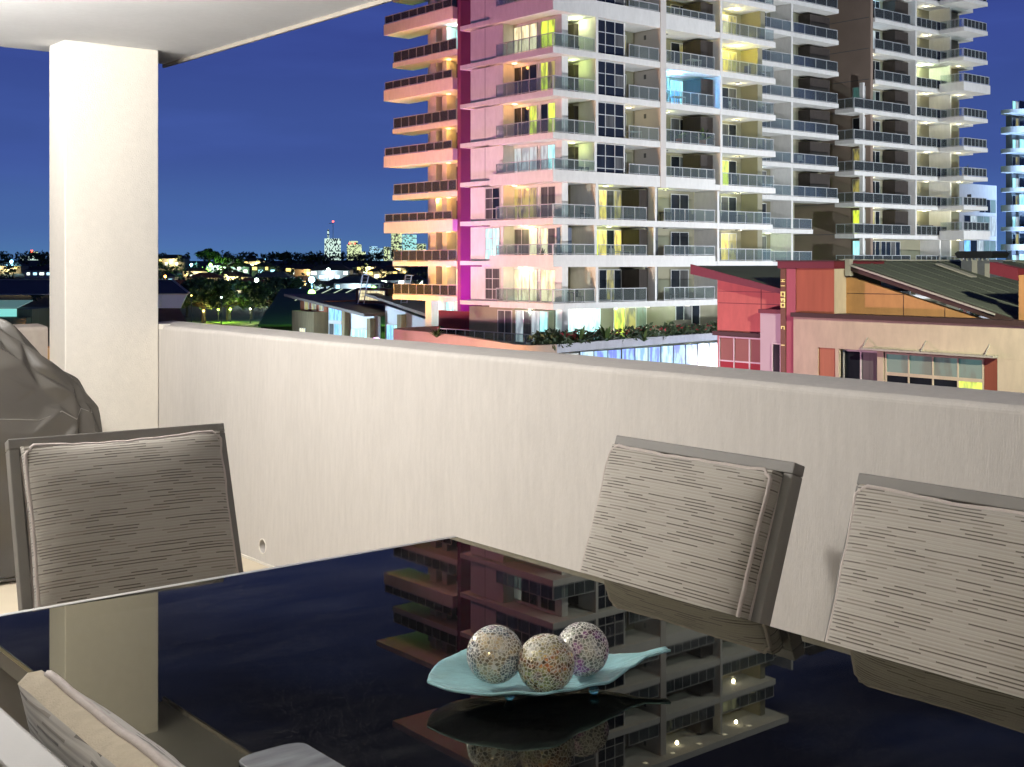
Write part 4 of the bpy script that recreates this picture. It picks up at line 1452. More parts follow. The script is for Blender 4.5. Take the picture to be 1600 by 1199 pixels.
for px_, d_, h_, lab in ((860, 81.5, 1.9, 'spiky green plant at the left end of the podium planter'), (908, 82.5, 2.1, 'spiky green plant left of the lime lit door on the podium'), (948, 84.0, 2.3, 'bright spiky plant in front of the lime lit door on the podium'), (1006, 85.5, 1.7, 'spiky green plant right of the lime lit door on the podium'), (682, 90.5, 1.6, 'small spiky plant in the corner beside the cream post')):
    x_, y_ = at_px(px_, d_)
    spiky_plant('spiky_plant', x_, y_, -4.3, h_, 18, lab, pot=False)

# ---------------------------------------------------------------- low building across the street
LB = (42.0, 28.0, -14.0)
lb = empty('low_building', LB, 'low red and ochre building with dark sloping roofs and a square red pylon', 'building')
M_RED = mat('coral red render', (0.60, 0.19, 0.16), .85, var=.06, scale=.7, coord='World', stain=.10)
M_PYL = mat('terracotta cladding', (0.44, 0.14, 0.08), .8, var=.12, scale=1.2, stretch=(3, 3, .4), coord='World')
M_OCH = mat('ochre render', (0.56, 0.31, 0.12), .85, var=.05, scale=.7, coord='World', stain=.10)
M_CRM = mat('cream street wall', (0.64, 0.57, 0.43), .85, var=.05, scale=.8, coord='World', stain=.10)
M_LIL = mat('white render box', (0.62, 0.58, 0.60), .85, var=.04, scale=.8, coord='World')
M_ROOF = mat('dark green ribbed roof', (0.13, 0.155, 0.13), .9, var=.12, scale=.8, coord='World', spec=.15)
M_TRIMR = mat('maroon fascia', (0.16, 0.02, 0.03), .6, var=.08)
M_TRIMB = mat('dark brown coping', (0.06, 0.035, 0.03), .7, var=.1)
M_PALE = mat('pale gutter', (0.45, 0.46, 0.40), .5, var=.05)
def LC(name, x0, x1, y0, y1, z0, z1, m):
    return cube(name, x0, x1, y0, y1, z0, z1, m, lb, LB)
def LP(name, pts, x0, x1, m):
    return part(MB().prism(pts, x0, x1, 'x'), name, m, lb, LB)
# red gable and its roof
LP('red_wall', [(33.45, -14), (33.45, 1.02), (29.7, 0.26), (29.7, -14)], 38.0, 38.3, M_RED)
LC('wall_joint', 37.99, 37.999, 29.8, 33.4, -.14, -.115, M_TRIMR)
LC('wall_joint', 37.99, 37.999, 31.2, 31.23, -1.2, .45, M_TRIMR)
LC('wall_joint', 37.99, 37.999, 29.8, 33.4, .53 - .2, .35, M_TRIMR)
LP('roof', [(34.4, 1.24), (34.4, 1.36), (29.7, .42), (29.7, .30)], 37.6, 52, M_ROOF)
LP('fascia', [(34.45, 1.02), (34.45, 1.42), (29.7, .46), (29.7, .28)], 37.5, 37.59, M_TRIMR)
LC('awning', 37.75, 38.0, 30.9, 33.5, -1.42, -1.26, M_TRIMB)
lw = window(lb, LB, 'X', 37.98, 30.95, 33.3, -3.4, -1.45, 3, 'RRRQQQ', 2, 'window')
LC('white_box', 37.5, 37.98, 29.75, 30.85, -14, -.45, M_LIL)
LC('coping', 37.44, 38.0, 29.72, 30.9, -.448, -.30, M_TRIMR)
window(lb, LB, 'X', 37.5, 29.8, 30.25, -3.6, -1.55, 1, 'D')
# pylon
LC('pylon', 37.3, 40.2, 27.32, 29.7, -14, 1.27, M_PYL)
LC('pylon_cap', 37.2, 40.3, 27.24, 29.78, 1.272, 1.53, M_TRIMR)
LC('pylon_coping', 37.15, 40.35, 27.2, 29.82, 1.532, 1.57, M_TRIMB)
LC('pink_strip', 37.27, 37.298, 29.0, 29.42, -14, 1.262, mat('rose panel', (0.46, 0.13, 0.17), .8, var=.06))
sg = LC('sign_strip', 37.25, 37.298, 29.44, 29.68, -4, 1.26, mat('brown sign strip', (0.16, 0.075, 0.03), .6, var=.15, scale=6, coord='World'))
M_SIGN = mat_emit('yellow sign lettering', (1.0, 0.80, 0.05), 0.7)
def glyph(bars):
    mb = MB()
    for y0, y1, z0, z1 in bars:
        mb.box(37.225, 37.249, y0, y1, z0, z1)
    part(mb, 'sign_letter', M_SIGN, lb, LB)
# unreadable upright letters: small marks at the top, a bold cluster, fainter marks further down
glyph([(29.47, 29.65, .76, .79), (29.55, 29.58, .79, .84), (29.47, 29.65, .84, .86)])
glyph([(29.47, 29.65, .60, .63)])
glyph([(29.46, 29.66, .36, .40), (29.46, 29.50, .18, .36), (29.62, 29.66, .22, .36), (29.52, 29.60, .22, .25)])
glyph([(29.46, 29.66, .10, .15), (29.46, 29.52, .0, .10), (29.58, 29.64, .03, .10)])
glyph([(29.46, 29.66, -.06, -.02), (29.46, 29.66, -.20, -.16), (29.46, 29.50, -.16, -.06), (29.62, 29.66, -.16, -.06)])
glyph([(29.48, 29.64, -.92, -.89), (29.48, 29.51, -1.02, -.92), (29.61, 29.64, -1.0, -.92)])
glyph([(29.48, 29.64, -1.62, -1.59)])
LC('pylon_side', 37.32, 40.1, 27.29, 27.318, -14, 1.262, M_CRM)
# ochre gable and the big roof
LP('ochre_wall', [(27.31, -14), (27.31, 1.0), (20.9, -.68), (20.9, -14)], 38.0, 38.3, M_OCH)
LC('wall_joint', 37.99, 37.999, 22.5, 27.2, .32 - .18, .165, M_TRIMB) if False else None
LC('wall_joint', 37.99, 37.999, 24.9, 27.25, .36, .38, M_TRIMB)
LC('wall_joint', 37.99, 37.999, 24.9, 24.92, -.6, .36, M_TRIMB)
LC('wall_joint', 37.99, 37.999, 23.3, 23.32, -.6, -.05, M_TRIMB)
LP('roof', [(27.6, 1.42), (27.6, 1.54), (20.6, -.46), (20.6, -.58)], 38.0, 66, M_ROOF)
for i in range(34):
    yy = 0
ribs = MB()
for i in range(26):
    xx = 38.4 + i * 1.05
    ribs.prism([(27.55, 1.52), (27.55, 1.555), (20.62, -.425), (20.62, -.46)], xx, xx + .05, 'x')
rb = part(ribs, 'roof_ribs', M_ROOF, lb, LB)
rb['kind'] = 'stuff'
LP('barge_board', [(27.62, 1.36), (27.62, 1.60), (20.55, -.42), (20.55, -.66)], 37.86, 37.99, M_TRIMB)
LP('gutter', [(27.0, 1.36), (27.0, 1.42), (21.4, -.18), (21.4, -.24)], 37.79, 37.858, M_PALE)
LC('flashing', 37.8, 38.0, 27.0, 27.2, 1.0, 1.62, M_PALE)
LC('ridge_cap', 38.0, 66, 27.45, 27.75, 1.545, 1.60, M_PALE)
LP('roof_flashing', [(26.9, 1.40), (26.9, 1.46), (25.4, .98), (25.4, .92)], 43.2, 43.6, M_PALE)
# vent on the roof
vx, vy = 45.0, 26.0
part(MB().box(vx - .5, vx + .5, vy - .6, vy + .6, .6, 1.6), 'vent_body', mat('galvanised vent', (0.16, 0.18, 0.20), .5, metal=.1, var=.1), lb, LB)
part(MB().box(vx - .53, vx - .502, vy - .1, vy + .12, .9, 1.58), 'vent_strap', M_PALE, lb, LB)
part(MB().box(vx - .53, vx - .502, vy - .62, vy - .42, .8, 1.45), 'vent_strap', M_PALE, lb, LB)
cap = MB().prism([(vy - .70, 1.66), (vy - .82, 1.84), (vy - .70, 1.93), (vy + .70, 1.93), (vy + .82, 1.84), (vy + .70, 1.66)], vx - .6, vx + .6, 'x')
part(cap, 'vent_cap', mat('black vent cowl', (0.02, 0.022, 0.022), .5, var=.1), lb, LB)
for i in range(6):
    LC('vent_post', vx - .55, vx - .502, vy - .57 + i * .22, vy - .52 + i * .22, 1.55, 1.66, M_PALE)
# next ochre block at the right edge
LC('ochre_wall', 37.9, 38.3, 14, 20.62, -14, 1.08, M_OCH)
LP('roof', [(20.95, 1.50), (20.95, 1.56), (14, .2), (14, .14)], 38.31, 60, M_ROOF)
LP('fascia', [(21.6, 1.12), (21.6, 1.5), (20.63, 1.28), (20.63, .9)], 37.86, 38.3, M_TRIMR)
# cream wall in front
CW = 37.15
LC('cream_wall', CW, 37.28, 14, 29.0, -1.6, -.52, M_CRM)
LC('coping', CW - .12, 38.0, 14, 29.05, -.518, -.36, M_TRIMB)
LC('cream_wall', CW, 37.28, 27.9, 29.0, -14, -1.602, M_CRM)
LC('cream_wall', CW, 37.28, 27.0, 27.15, -14, -1.602, M_CRM)
LC('red_panel', CW + .05, 37.28, 27.15, 27.9, -14, -1.602, mat('salmon recess', (0.50, 0.20, 0.12), .8, var=.08))
window(lb, LB, 'X', CW + .25, 25.45, 26.95, -14 + 9.5, -1.62, 2, 'KD')
LC('cream_wall', CW, 37.28, 25.15, 25.4, -14, -1.602, M_CRM)
window(lb, LB, 'X', CW + .1, 21.42, 25.1, -2.35, -1.62, 4, 'TTTT', fm=M_CRM)
window(lb, LB, 'X', CW + .1, 21.42, 25.1, -4.4, -2.352, 4, 'GDDD', fm=M_CRM)
LC('red_panel', CW + .03, 37.28, 20.95, 21.4, -14, -1.602, mat('brick red door', (0.25, 0.07, 0.04), .7, var=.1))
LC('cream_wall', CW, 37.28, 14, 20.93, -14, -1.602, M_CRM)
part(MB().box(CW - .32, CW - .002, 20.9, 25.9, -1.56, -1.50), 'awning', M_PALE, lb, LB)
for yy in (21.2, 23.5, 25.8):
    part(MB().bar((CW - .3, yy, -1.5), (CW, yy, -1.15), .03), 'awning_stay', M_PALE, lb, LB)

# ---------------------------------------------------------------- community hall on the left of the tower
HB = (72.0, 106.0, -14.0)
hall = empty('community_hall', HB, 'white hall with skillion roofs and bright blue white glazing left of the tower', 'building')
M_LAV = mat('white hall render', (0.66, 0.66, 0.70), .8, var=.04, scale=.5, coord='World')
M_HTIM = mat('weathered timber cladding', (0.25, 0.19, 0.11), .8, var=.3, scale=1.5, stretch=(1, 5, .3), coord='World')
M_ROOF3 = mat('grey brown roof edge', (0.20, 0.16, 0.15), .6, var=.1)
def HC(name, x0, x1, y0, y1, z0, z1, m):
    return cube(name, x0, x1, y0, y1, z0, z1, m, hall, HB)
def HP(name, pts, x0, x1, m):
    return part(MB().prism(pts, x0, x1, 'x'), name, m, hall, HB)
HC('timber_wall', 65.4, 70, 112.5, 117.0, -14, -3.55, M_HTIM)
window(hall, HB, 'X', 65.38, 114.1, 115.3, -6.6, -5.3, 3, 'W')
HC('brick_wall', 66.0, 72, 110.9, 116.3, -3.548, -2.4, mat('brick band', (0.32, 0.11, 0.06), .85, var=.2, scale=2, coord='World'))
for y_ in (111.4, 112.9, 114.4):
    window(hall, HB, 'X', 65.98, y_, y_ + .9, -3.45, -2.45, 1, 'N')
HP('white_wall', [(110.88, -14), (110.88, -2.75), (101.6, -3.72), (101.6, -14)], 66.2, 66.5, M_LAV)
HP('roof', [(118.0, -2.05), (118.0, -1.8), (102.2, -3.4), (102.2, -3.7)], 65.0, 78, M_ROOF3)
window(hall, HB, 'X', 66.18, 107.6, 110.7, -9.0, -4.6, 3, 'BBK', 2, 'glass_door', .12)
window(hall, HB, 'X', 66.18, 107.6, 110.7, -4.4, -2.9, 1, 'B', 1)
HC('post', 65.5, 66.1, 106.6, 107.2, -14, -3.0, M_HTIM)
window(hall, HB, 'X', 66.18, 102.9, 106.4, -8.2, -5.0, 3, 'CCC', 1, 'window', .1)
HC('post', 65.5, 66.1, 101.9, 102.5, -14, -3.9, M_HTIM)
HP('white_wall', [(101.59, -14), (101.59, -2.6), (92.0, -4.2), (92.0, -14)], 67.0, 67.3, M_LAV)
HP('roof', [(104.5, -1.75), (104.5, -1.5), (92, -3.55), (92, -3.85)], 66.6, 78, M_ROOF3)
window(hall, HB, 'X', 66.98, 98.6, 101.3, -9.0, -4.4, 2, 'CB', 2, 'glass_door', .12)
HC('post', 66.2, 66.8, 97.6, 98.3, -14, -3.4, M_HTIM)
window(hall, HB, 'X', 66.98, 93, 97.0, -8.6, -4.6, 3, 'PCP', 1, 'window', .1)
HC('clerestory', 68.2, 70.5, 102.9, 108.8, -2.6, -1.05, M_TRIMB)
window(hall, HB, 'X', 68.18, 103.3, 108.2, -2.3, -1.25, 3, 'WWW')
for y_ in (106.8, 99.2):
    ld = MB()
    ld.bar((67.2, y_, -2.6), (67.2, y_ - .9, .35), .1).bar((67.9, y_, -2.6), (67.9, y_ - .9, .35), .1)
    for i in range(7):
        t = .1 + i * .13
        ld.bar((67.2, y_ - .9 * t, -2.6 + 2.95 * t), (67.9, y_ - .9 * t, -2.6 + 2.95 * t), .06)
    ld.bar((67.2, y_ - .9, .35), (67.2, y_ - 2.2, .3), .08).bar((67.2, y_ - .6, -.9), (67.2, y_ - 2.4, -.95), .08)
    part(ld, 'roof_ladder', mat('galvanised ladder', (0.42, 0.46, 0.62), .5, var=.05), hall, HB)

# ---------------------------------------------------------------- warehouse roofs beyond the column
WB = (40.0, 112.0, -14.0)
wh = empty('warehouse', WB, 'dark roofed warehouse with a glowing skylight strip beyond the column', 'building')
M_WHD = mat('dark warehouse roof', (0.018, 0.022, 0.028), .5, var=.15, scale=.4, coord='World')
M_WHG = mat('green ribbed cladding', (0.05, 0.075, 0.05), .6, var=.25, scale=2, stretch=(3, 3, .2), coord='World')
M_CLAD = mat('pale cladding panel', (0.50, 0.53, 0.60), .5, var=.04, scale=1)
# frame: u runs to the right across the view, v away from it
ca, sa = math.cos(R(YAW)), math.sin(R(YAW))
def uv(u, v):
    return (ca * u + sa * v, -sa * u + ca * v)
def wq(name, m, pts, par=wh, base=WB):
    """a solid from 8 points (u, v, z): bottom four, top four"""
    mb = MB()
    for u, v, z in pts:
        x, y = uv(u, v)
        mb.v.append((x, y, z))
    mb.f = [(3, 2, 1, 0), (4, 5, 6, 7), (0, 1, 5, 4), (1, 2, 6, 5), (2, 3, 7, 6), (3, 0, 4, 7)]
    return part(mb, name, m, par, base)
def wbox(name, m, u0, u1, v0, v1, z0, z1, par=wh, base=WB):
    return wq(name, m, [(u0, v0, z0), (u1, v0, z0), (u1, v1, z0), (u0, v1, z0), (u0, v0, z1), (u1, v0, z1), (u1, v1, z1), (u0, v1, z1)], par, base)
wbox('wall', M_WHG, -70, -31.2, 110.2, 111.5, -14, -2.55)
wq('roof', M_WHD, [(-70, 110, -1.35), (-28.7, 110, -1.35), (-32.4, 118, -.28), (-70, 118, -.28), (-70, 110, -1.2), (-28.7, 110, -1.2), (-32.4, 118, -.13), (-70, 118, -.13)])
for i in range(10):
    wbox('fascia_panel', M_CLAD, -32.0 + .02 - 2.3 * 0 - (i - 1) * 1.02 - .0, -31.02 - (i - 1) * 1.02 + .0, 109.7, 109.95, -2.5, -1.34) if i > 0 else None
wq('fascia_panel', M_CLAD, [(-30.98, 109.7, -2.5), (-29.3, 109.7, -2.5), (-29.3, 109.95, -2.5), (-30.98, 109.95, -2.5), (-30.98, 109.7, -1.34), (-28.75, 109.7, -1.34), (-28.75, 109.95, -1.34), (-30.98, 109.95, -1.34)])
wbox('roof_edge', M_PALE, -70, -28.6, 109.62, 109.69, -1.33, -1.22)
wq('roof_edge', M_PALE, [(-28.7, 110, -1.2), (-28.5, 110, -1.2), (-32.2, 118, -.13), (-32.4, 118, -.13), (-28.7, 110, -1.12), (-28.5, 110, -1.12), (-32.2, 118, -.05), (-32.4, 118, -.05)])
wbox('roof_edge', M_PALE, -70, -32.2, 118.01, 118.2, -.3, -.06)
wq('lower_roof', mat('brown lean-to roof', (0.07, 0.055, 0.04), .7, var=.2, scale=1, coord='World'), [(-70, 100, -5.4), (-25.0, 100, -5.4), (-29.4, 109.6, -2.65), (-70, 109.6, -2.65), (-70, 100, -5.25), (-25.0, 100, -5.25), (-29.4, 109.6, -2.5), (-70, 109.6, -2.5)])
wbox('lower_wall', M_WHG, -70, -26.5, 101, 109.5, -14, -5.5)
LSK = mat_emit('glowing skylight strip', (0.30, 0.95, 0.85), 0.75)
M_SKG = mat_emit('sloping skylight glass', (0.20, 0.42, 0.36), 0.35)
for i in range(9):
    u0 = -58.5 + i * 2.05
    wq('skylight_pane', M_SKG, [(u0, 100.6, -2.2), (u0 + 1.98, 100.6, -2.2), (u0 + 1.2, 106, -1.75), (u0 - .78, 106, -1.75), (u0, 100.6, -2.12), (u0 + 1.98, 100.6, -2.12), (u0 + 1.2, 106, -1.67), (u0 - .78, 106, -1.67)])
    wbox('skylight_strip', LSK, u0, u0 + 1.98, 100.5, 100.58, -2.85, -2.22)
wbox('skylight_base', M_WHG, -60, -38.9, 100.6, 106, -14, -2.25)
wbox('gutter', M_WHG, -60, -38.9, 99.4, 100.45, -3.7, -2.9)

# long shed with striped roof lights
SB = (60.0, 180.0, -14.0)
sh = empty('market_shed', SB, 'long dark shed roof with diagonal light strips behind the hall', 'building')
wq('roof', mat('green black shed roof', (0.03, 0.05, 0.045), .6, var=.15, scale=.2, coord='World'), [(-36, 176, -7.5), (-14.5, 176, -7.5), (-15, 215, -3.2), (-40, 215, -3.2), (-36, 176, -7.2), (-14.5, 176, -7.2), (-15, 215, -2.9), (-40, 215, -2.9)], sh, SB)
wbox('wall', M_WHD, -36, -15, 178, 214, -14, -7.6, sh, SB)
M_STRIPE = mat_emit('faint roof light', (0.75, 0.9, 0.65), .8)
for i in range(11):
    u0 = -35 + i * 1.95
    wq('roof_light', M_STRIPE, [(u0, 200, -4.52), (u0 + .12, 200, -4.52), (u0 + 1.9, 214, -2.97), (u0 + 1.78, 214, -2.97), (u0, 200, -4.44), (u0 + .12, 200, -4.44), (u0 + 1.9, 214, -2.89), (u0 + 1.78, 214, -2.89)], sh, SB)

# ---------------------------------------------------------------- hillside, trees, houses
def zt(v):
    t = min(1, max(0, (v - 330) / 570))
    return -13.6 + 17.2 * t * t * (3 - 2 * t)
hm = MB()
NU, NV = 60, 26
for j in range(NV + 1):
    v = 320 + 1100 * (j / NV) ** 1.3
    for i in range(NU + 1):
        u = (-0.62 + 1.25 * i / NU) * v
        x, y = uv(u, v)
        z = zt(v) if v < 900 else 3.6 - (v - 900) * .02
        hm.v.append((x, y, z + (1.2 * noise.noise((x * .012, y * .012, 0)) if v > 400 else 0) - (0.2 if j else 1.0)))
for j in range(NV):
    for i in range(NU):
        a = j * (NU + 1) + i
        hm.f.append((a, a + 1, a + NU + 2, a + NU + 1))
hill = hm.build('hillside', mat('dark hillside grass', (0.03, 0.04, 0.025), .95, var=.4, scale=.05, coord='World'), smooth=True)
struct(hill)
rw = random.Random(11)
wood = MB()
for _ in range(520):
    v = rw.uniform(420, 960)
    u = rw.uniform(-.47, -.055) * v
    x, y = uv(u, v)
    h = rw.uniform(3.5, 7.5)
    leaves(wood, (x, y, zt(v) + h * .55), (h * .62, h * .62, h * .55), 26, h * .2, rnd=rw)
wo = wood.build('hillside_trees', M_LEAF)
tag(wo, 'dark woodland covering the hillside between the houses', 'woodland', kind='stuff')

def tree(name, px, v, base, height, width, label, n=2600, leaf=.4, seed=1, dome=False, m=None):
    r_ = random.Random(seed)
    x, y = at_px(px, v)
    e = empty(name, (x, y, base), label, 'tree', 'dark trees in the park' if v < 400 else None)
    tr = MB()
    th = height * (.42 if not dome else .3)
    tr.tube([(0, 0, 0), (.1, .05, th * .5), (0, .1, th)], [width * .035, width * .028, width * .02], 8)
    cl = []
    for i in range(11):
        a = 6.283 * i / 11 + r_.random()
        rr_ = width * (.20 + .24 * r_.random())
        hz_ = height * (r_.uniform(.38, .84) if not dome else r_.uniform(.45, .75))
        c = Vector((math.cos(a) * rr_, math.sin(a) * rr_, hz_))
        tr.tube([(0, 0, th * r_.uniform(.6, 1)), tuple(c * .55 + Vector((0, 0, th * .35))), tuple(c)], [width * .014, width * .01, width * .004], 5)
        cl.append(c)
    cl.append(Vector((0, 0, height * .8)))
    tr.build('trunk', M_BARK, e)
    cm = MB()
    for c in cl:
        leaves(cm, tuple(c), (width * r_.uniform(.15, .23), width * r_.uniform(.15, .23), height * r_.uniform(.10, .18)), n // len(cl), leaf, rnd=r_)
    cm.build('crown', m or M_LEAF, e)
    return e
tree('fig_tree', 327, 640, 0.4, 9.5, 13, 'wide domed tree standing on the skyline right of the column', 1500, .9, 3, True)
tree('skyline_tree', 443, 660, .6, 7.2, 8, 'small round tree on the skyline near the middle of the hill', 900, .8, 4)
tree('skyline_tree', 356, 620, -.6, 6, 16, 'low spreading tree on the skyline beside the domed tree', 1100, .9, 5, True)
tree('skyline_tree', 488, 650, .2, 6.2, 11, 'low tree on the skyline below the floodlit skyscraper', 900, .8, 6, True)
tree('park_tree', 318, 322, -13.9, 13.0, 17, 'large dark park tree just right of the white clad roof', 4200, .62, 7)
tree('park_tree', 356, 334, -13.9, 11.6, 16, 'dark park tree between the largest one and the gap with lit lawn', 4000, .62, 8)
tree('park_tree', 430, 322, -13.9, 12.6, 16, 'dark park tree left of the green starburst lamp', 4000, .62, 9)
tree('park_tree', 394, 340, -13.9, 9.0, 9, 'slim park tree in the gap between the big dark trees', 1800, .55, 10)
tree('park_tree', 292, 350, -13.9, 11.0, 13, 'park tree partly hidden by the white clad roof', 3000, .6, 12)
tree('park_tree', 456, 300, -13.9, 9.0, 8, 'slender park tree beside the timber clad hall wall', 1500, .5, 13, m=M_LEAF2)

M_HW = [mat('house wall %d' % i, c, .8, var=.06) for i, c in enumerate(((.30, .28, .24), (.24, .16, .10), (.36, .36, .38), (.16, .17, .18)))]
M_HR = [mat('house roof %d' % i, c, .7, var=.15, scale=.6) for i, c in enumerate(((.05, .045, .045), (.12, .05, .035), (.07, .085, .10)))]
E_HW = {'Y': mat_emit('house window yellow', (1, .72, .2), 2.2), 'W': mat_emit('house window white', (.85, 1, .85), 2.2), 'C': mat_emit('house window cyan', (.45, .85, 1), 2.0), 'O': mat_emit('house window orange', (1, .5, .08), 2.0), 'G': mat_emit('house window green', (.5, 1, .4), 1.6)}
def house(px, v, w, h, code, wall, roof, label, dz=0.0, n=4, lamp_=0):
    x, y = at_px(px, v)
    e = empty('house', (x, y, zt(v) + dz), label, 'house', 'houses on the hillside', -R(YAW))
    d = w * .7
    MB().box(-w / 2, w / 2, 0, d, -2.5, h).build('wall', M_HW[wall], e)
    o = .5
    r = MB()
    r.v = [(-w / 2 - o, -o, h), (w / 2 + o, -o, h), (w / 2 + o, d + o, h), (-w / 2 - o, d + o, h), (-w / 2 + d * .35, d / 2, h + w * .15), (w / 2 - d * .35, d / 2, h + w * .15)]
    r.f = [(0, 1, 5, 4), (1, 2, 5), (2, 3, 4, 5), (3, 0, 4), (3, 2, 1, 0)]
    r.build('roof', M_HR[roof], e)
    rr_ = random.Random(int(px * 7 + v))
    for i in range(n):
        c = -w / 2 + w * (i + .5) / n
        ww = w / n * rr_.uniform(.2, .36)
        z0 = h * (.25 if h < 4 or i % 2 else .6)
        if rr_.random() < .86:
            MB().box(c - ww, c + ww, -.08, -.01, z0, z0 + min(1.5, h * .4)).build('window', E_HW[code[i % len(code)]], e)
    if lamp_:
        lamp('yard_light', 'POINT', (0, -3, h * .7), lamp_ * 4, (1, .8, .4) if code[0] in 'YO' else (.7, .95, 1), e, size=.5)
H_ = [
 (12, 640, 14, 4, 'Y', 0, 0, 'house with yellow windows on the far left skyline', 0, 3, 900),
 (60, 600, 13, 3, 'WC', 2, 0, 'house with white windows just left of the column', .8, 4, 0),
 (42, 500, 11, 3, 'YO', 1, 1, 'house with an orange glow left of the column below the red beacon', 0, 2, 1500),
 (268, 700, 15, 5, 'YW', 0, 0, 'yellow lit house on the skyline right beside the column', .5, 5, 900),
 (258, 560, 9, 3, 'C', 2, 2, 'small house with cyan windows right beside the column', 0, 2, 0),
 (262, 470, 10, 3, 'O', 1, 1, 'small house with orange windows above the white clad roof', 0, 3, 500),
 (286, 490, 15, 3, 'O', 1, 1, 'orange lit house above the largest park tree', 0, 4, 1500),
 (318, 540, 14, 3, 'Y', 0, 1, 'tan gabled house below the domed tree', .5, 3, 500),
 (360, 560, 15, 3, 'Y', 0, 0, 'bright yellow house front below the spreading skyline tree', 0, 6, 2200),
 (366, 620, 15, 4, 'W', 2, 0, 'pale house with a verandah right of the domed tree', .6, 4, 300),
 (374, 450, 15, 3, 'YW', 3, 0, 'dark house with a row of warm windows above the park trees', .4, 6, 500),
 (412, 620, 12, 4, 'YC', 0, 0, 'house with yellow and cyan windows on the middle skyline', .6, 4, 0),
 (424, 545, 16, 3, 'W', 3, 2, 'grey roofed house with dim white windows mid hillside', .5, 4, 0),
 (456, 440, 13, 3, 'YW', 1, 0, 'house with warm windows above the green starburst lamp', .5, 5, 500),
 (484, 600, 15, 4, 'Y', 1, 0, 'house with amber windows left of the floodlit skyscraper', .4, 3, 1200),
 (515, 560, 18, 5, 'WC', 2, 0, 'large pale house directly below the floodlit skyscraper', .8, 5, 700),
 (536, 590, 12, 3, 'C', 2, 2, 'long house with a cyan glow below the stepped skyscraper', 0, 4, 500),
 (556, 540, 13, 3, 'YO', 1, 0, 'house with a golden yard light below the stepped skyscraper', 0, 3, 900),
 (558, 455, 17, 5, 'CW', 2, 2, 'two storey house with blue white windows behind the shed', .6, 6, 900),
 (582, 470, 14, 3, 'Y', 0, 0, 'house with glowing yellow eaves behind the shed', .5, 6, 1500),
 (598, 570, 14, 4, 'YW', 0, 0, 'house with pale yellow windows just left of the tower', .8, 5, 900),
 (606, 470, 11, 3, 'W', 3, 0, 'dark house with small white windows just left of the tower', .5, 4, 0),
 (628, 500, 18, 4, 'WY', 3, 0, 'wide dark house behind the lower balconies of the left wing', .6, 5, 300),
 (340, 660, 12, 3, 'GW', 0, 0, 'small pale house under the right edge of the domed tree', .4, 3, 900),
 (392, 500, 13, 3, 'Y', 1, 1, 'brown house with yellow windows above the slim park tree', .5, 4, 900),
 (398, 680, 13, 4, 'YW', 0, 0, 'house with bright windows on the skyline left of the small round tree', .6, 4, 700),
 (440, 500, 14, 3, 'CW', 2, 0, 'house with blue white windows above the third park tree', .4, 4, 600),
 (466, 610, 13, 4, 'YW', 0, 0, 'house with cream walls right of the small round skyline tree', .4, 4, 900),
 (472, 520, 12, 3, 'YO', 1, 1, 'amber windowed house above the blue white lamp', .4, 4, 900),
 (505, 480, 13, 3, 'WY', 3, 0, 'house with small warm windows right of the blue white lamp', .4, 5, 500),
 (530, 500, 12, 3, 'YW', 1, 0, 'house with warm windows above the diagonal roof lights', .4, 4, 700),
 (576, 620, 13, 4, 'YW', 0, 0, 'house with lit gable below the narrow blue skyscraper', .5, 4, 900),
 (618, 610, 12, 4, 'Y', 0, 1, 'yellow lit house below the dark skyscraper', .5, 4, 900),
 (305, 600, 12, 3, 'YW', 0, 0, 'house with warm windows left of the domed tree trunk', .4, 4, 900)]
for a in H_:
    house(*a)

# street lamps on the hill and in the park
def street_lamp(px, py, v, col, es, r, label, watts=0, base=None):
    x, y = at_px(px, v)
    z = 1.45 - (py - 412) * v / 1940.0
    b = zt(v) - .3 if base is None else base
    b = min(b, z - 2)
    e = empty('street_lamp', (x, y, b), label, 'street lamp', 'lamps lit among the trees and houses')
    MB().tube([(0, 0, 0), (0, 0, z - b - r * .5)], .09 if v < 250 else .14, 6).build('pole', M_DKF, e)
    sphere(MB(), (0, 0, z - b), r, 8, 12).build('lamp_head', mat_emit('lamp %s' % (col,), col, es), e, smooth=True)
    if watts:
        lamp('lamp', 'POINT', (0, 0, z - b - r * 1.6), watts * 7, col, e, size=r)
GRN, BLU, WHT, YLW = (.35, 1, .12), (.30, .75, 1), (.75, 1, .85), (1, .75, .2)
street_lamp(487, 458, 150, GRN, 14, .42, 'bright green starburst lamp in front of the shed roof', 1500, -13.9)
street_lamp(487, 437, 330, BLU, 14, .8, 'bright blue white lamp above the shed roof', 2500)
street_lamp(584, 451, 165, GRN, 10, .32, 'green lamp right of the roof ladder', 2200, -13.9)
street_lamp(563, 456, 172, GRN, 7, .24, 'smaller green lamp left of the roof ladder pair', 500, -13.9)
street_lamp(401, 438, 420, WHT, 10, .7, 'pale green lamp above the gap between the park trees', 1500)
street_lamp(329, 414, 610, GRN, 8, .8, 'green lamp under the domed tree', 2500)
street_lamp(299, 414, 640, BLU, 8, .7, 'pale blue lamp left of the domed tree', 1200)
street_lamp(513, 422, 520, WHT, 9, .8, 'white lamp below the floodlit skyscraper', 2000)
street_lamp(18, 409, 640, BLU, 9, .8, 'pale blue lamp at the far left on the skyline', 1200)
street_lamp(414, 407, 700, BLU, 9, .7, 'blue white lamp on the middle skyline')
street_lamp(258, 432, 460, (1, .5, .1), 7, .5, 'orange lamp right beside the column', 800)
street_lamp(318, 486, 318, YLW, 6, .3, 'low amber lamp under the largest park tree', 350, -13.9)
street_lamp(341, 484, 326, (.6, 1, .1), 6, .3, 'lime lamp under the park trees', 500, -13.9)
street_lamp(360, 483, 326, (.6, 1, .1), 6, .3, 'lime lamp nearest the gap between the park trees', 500, -13.9)
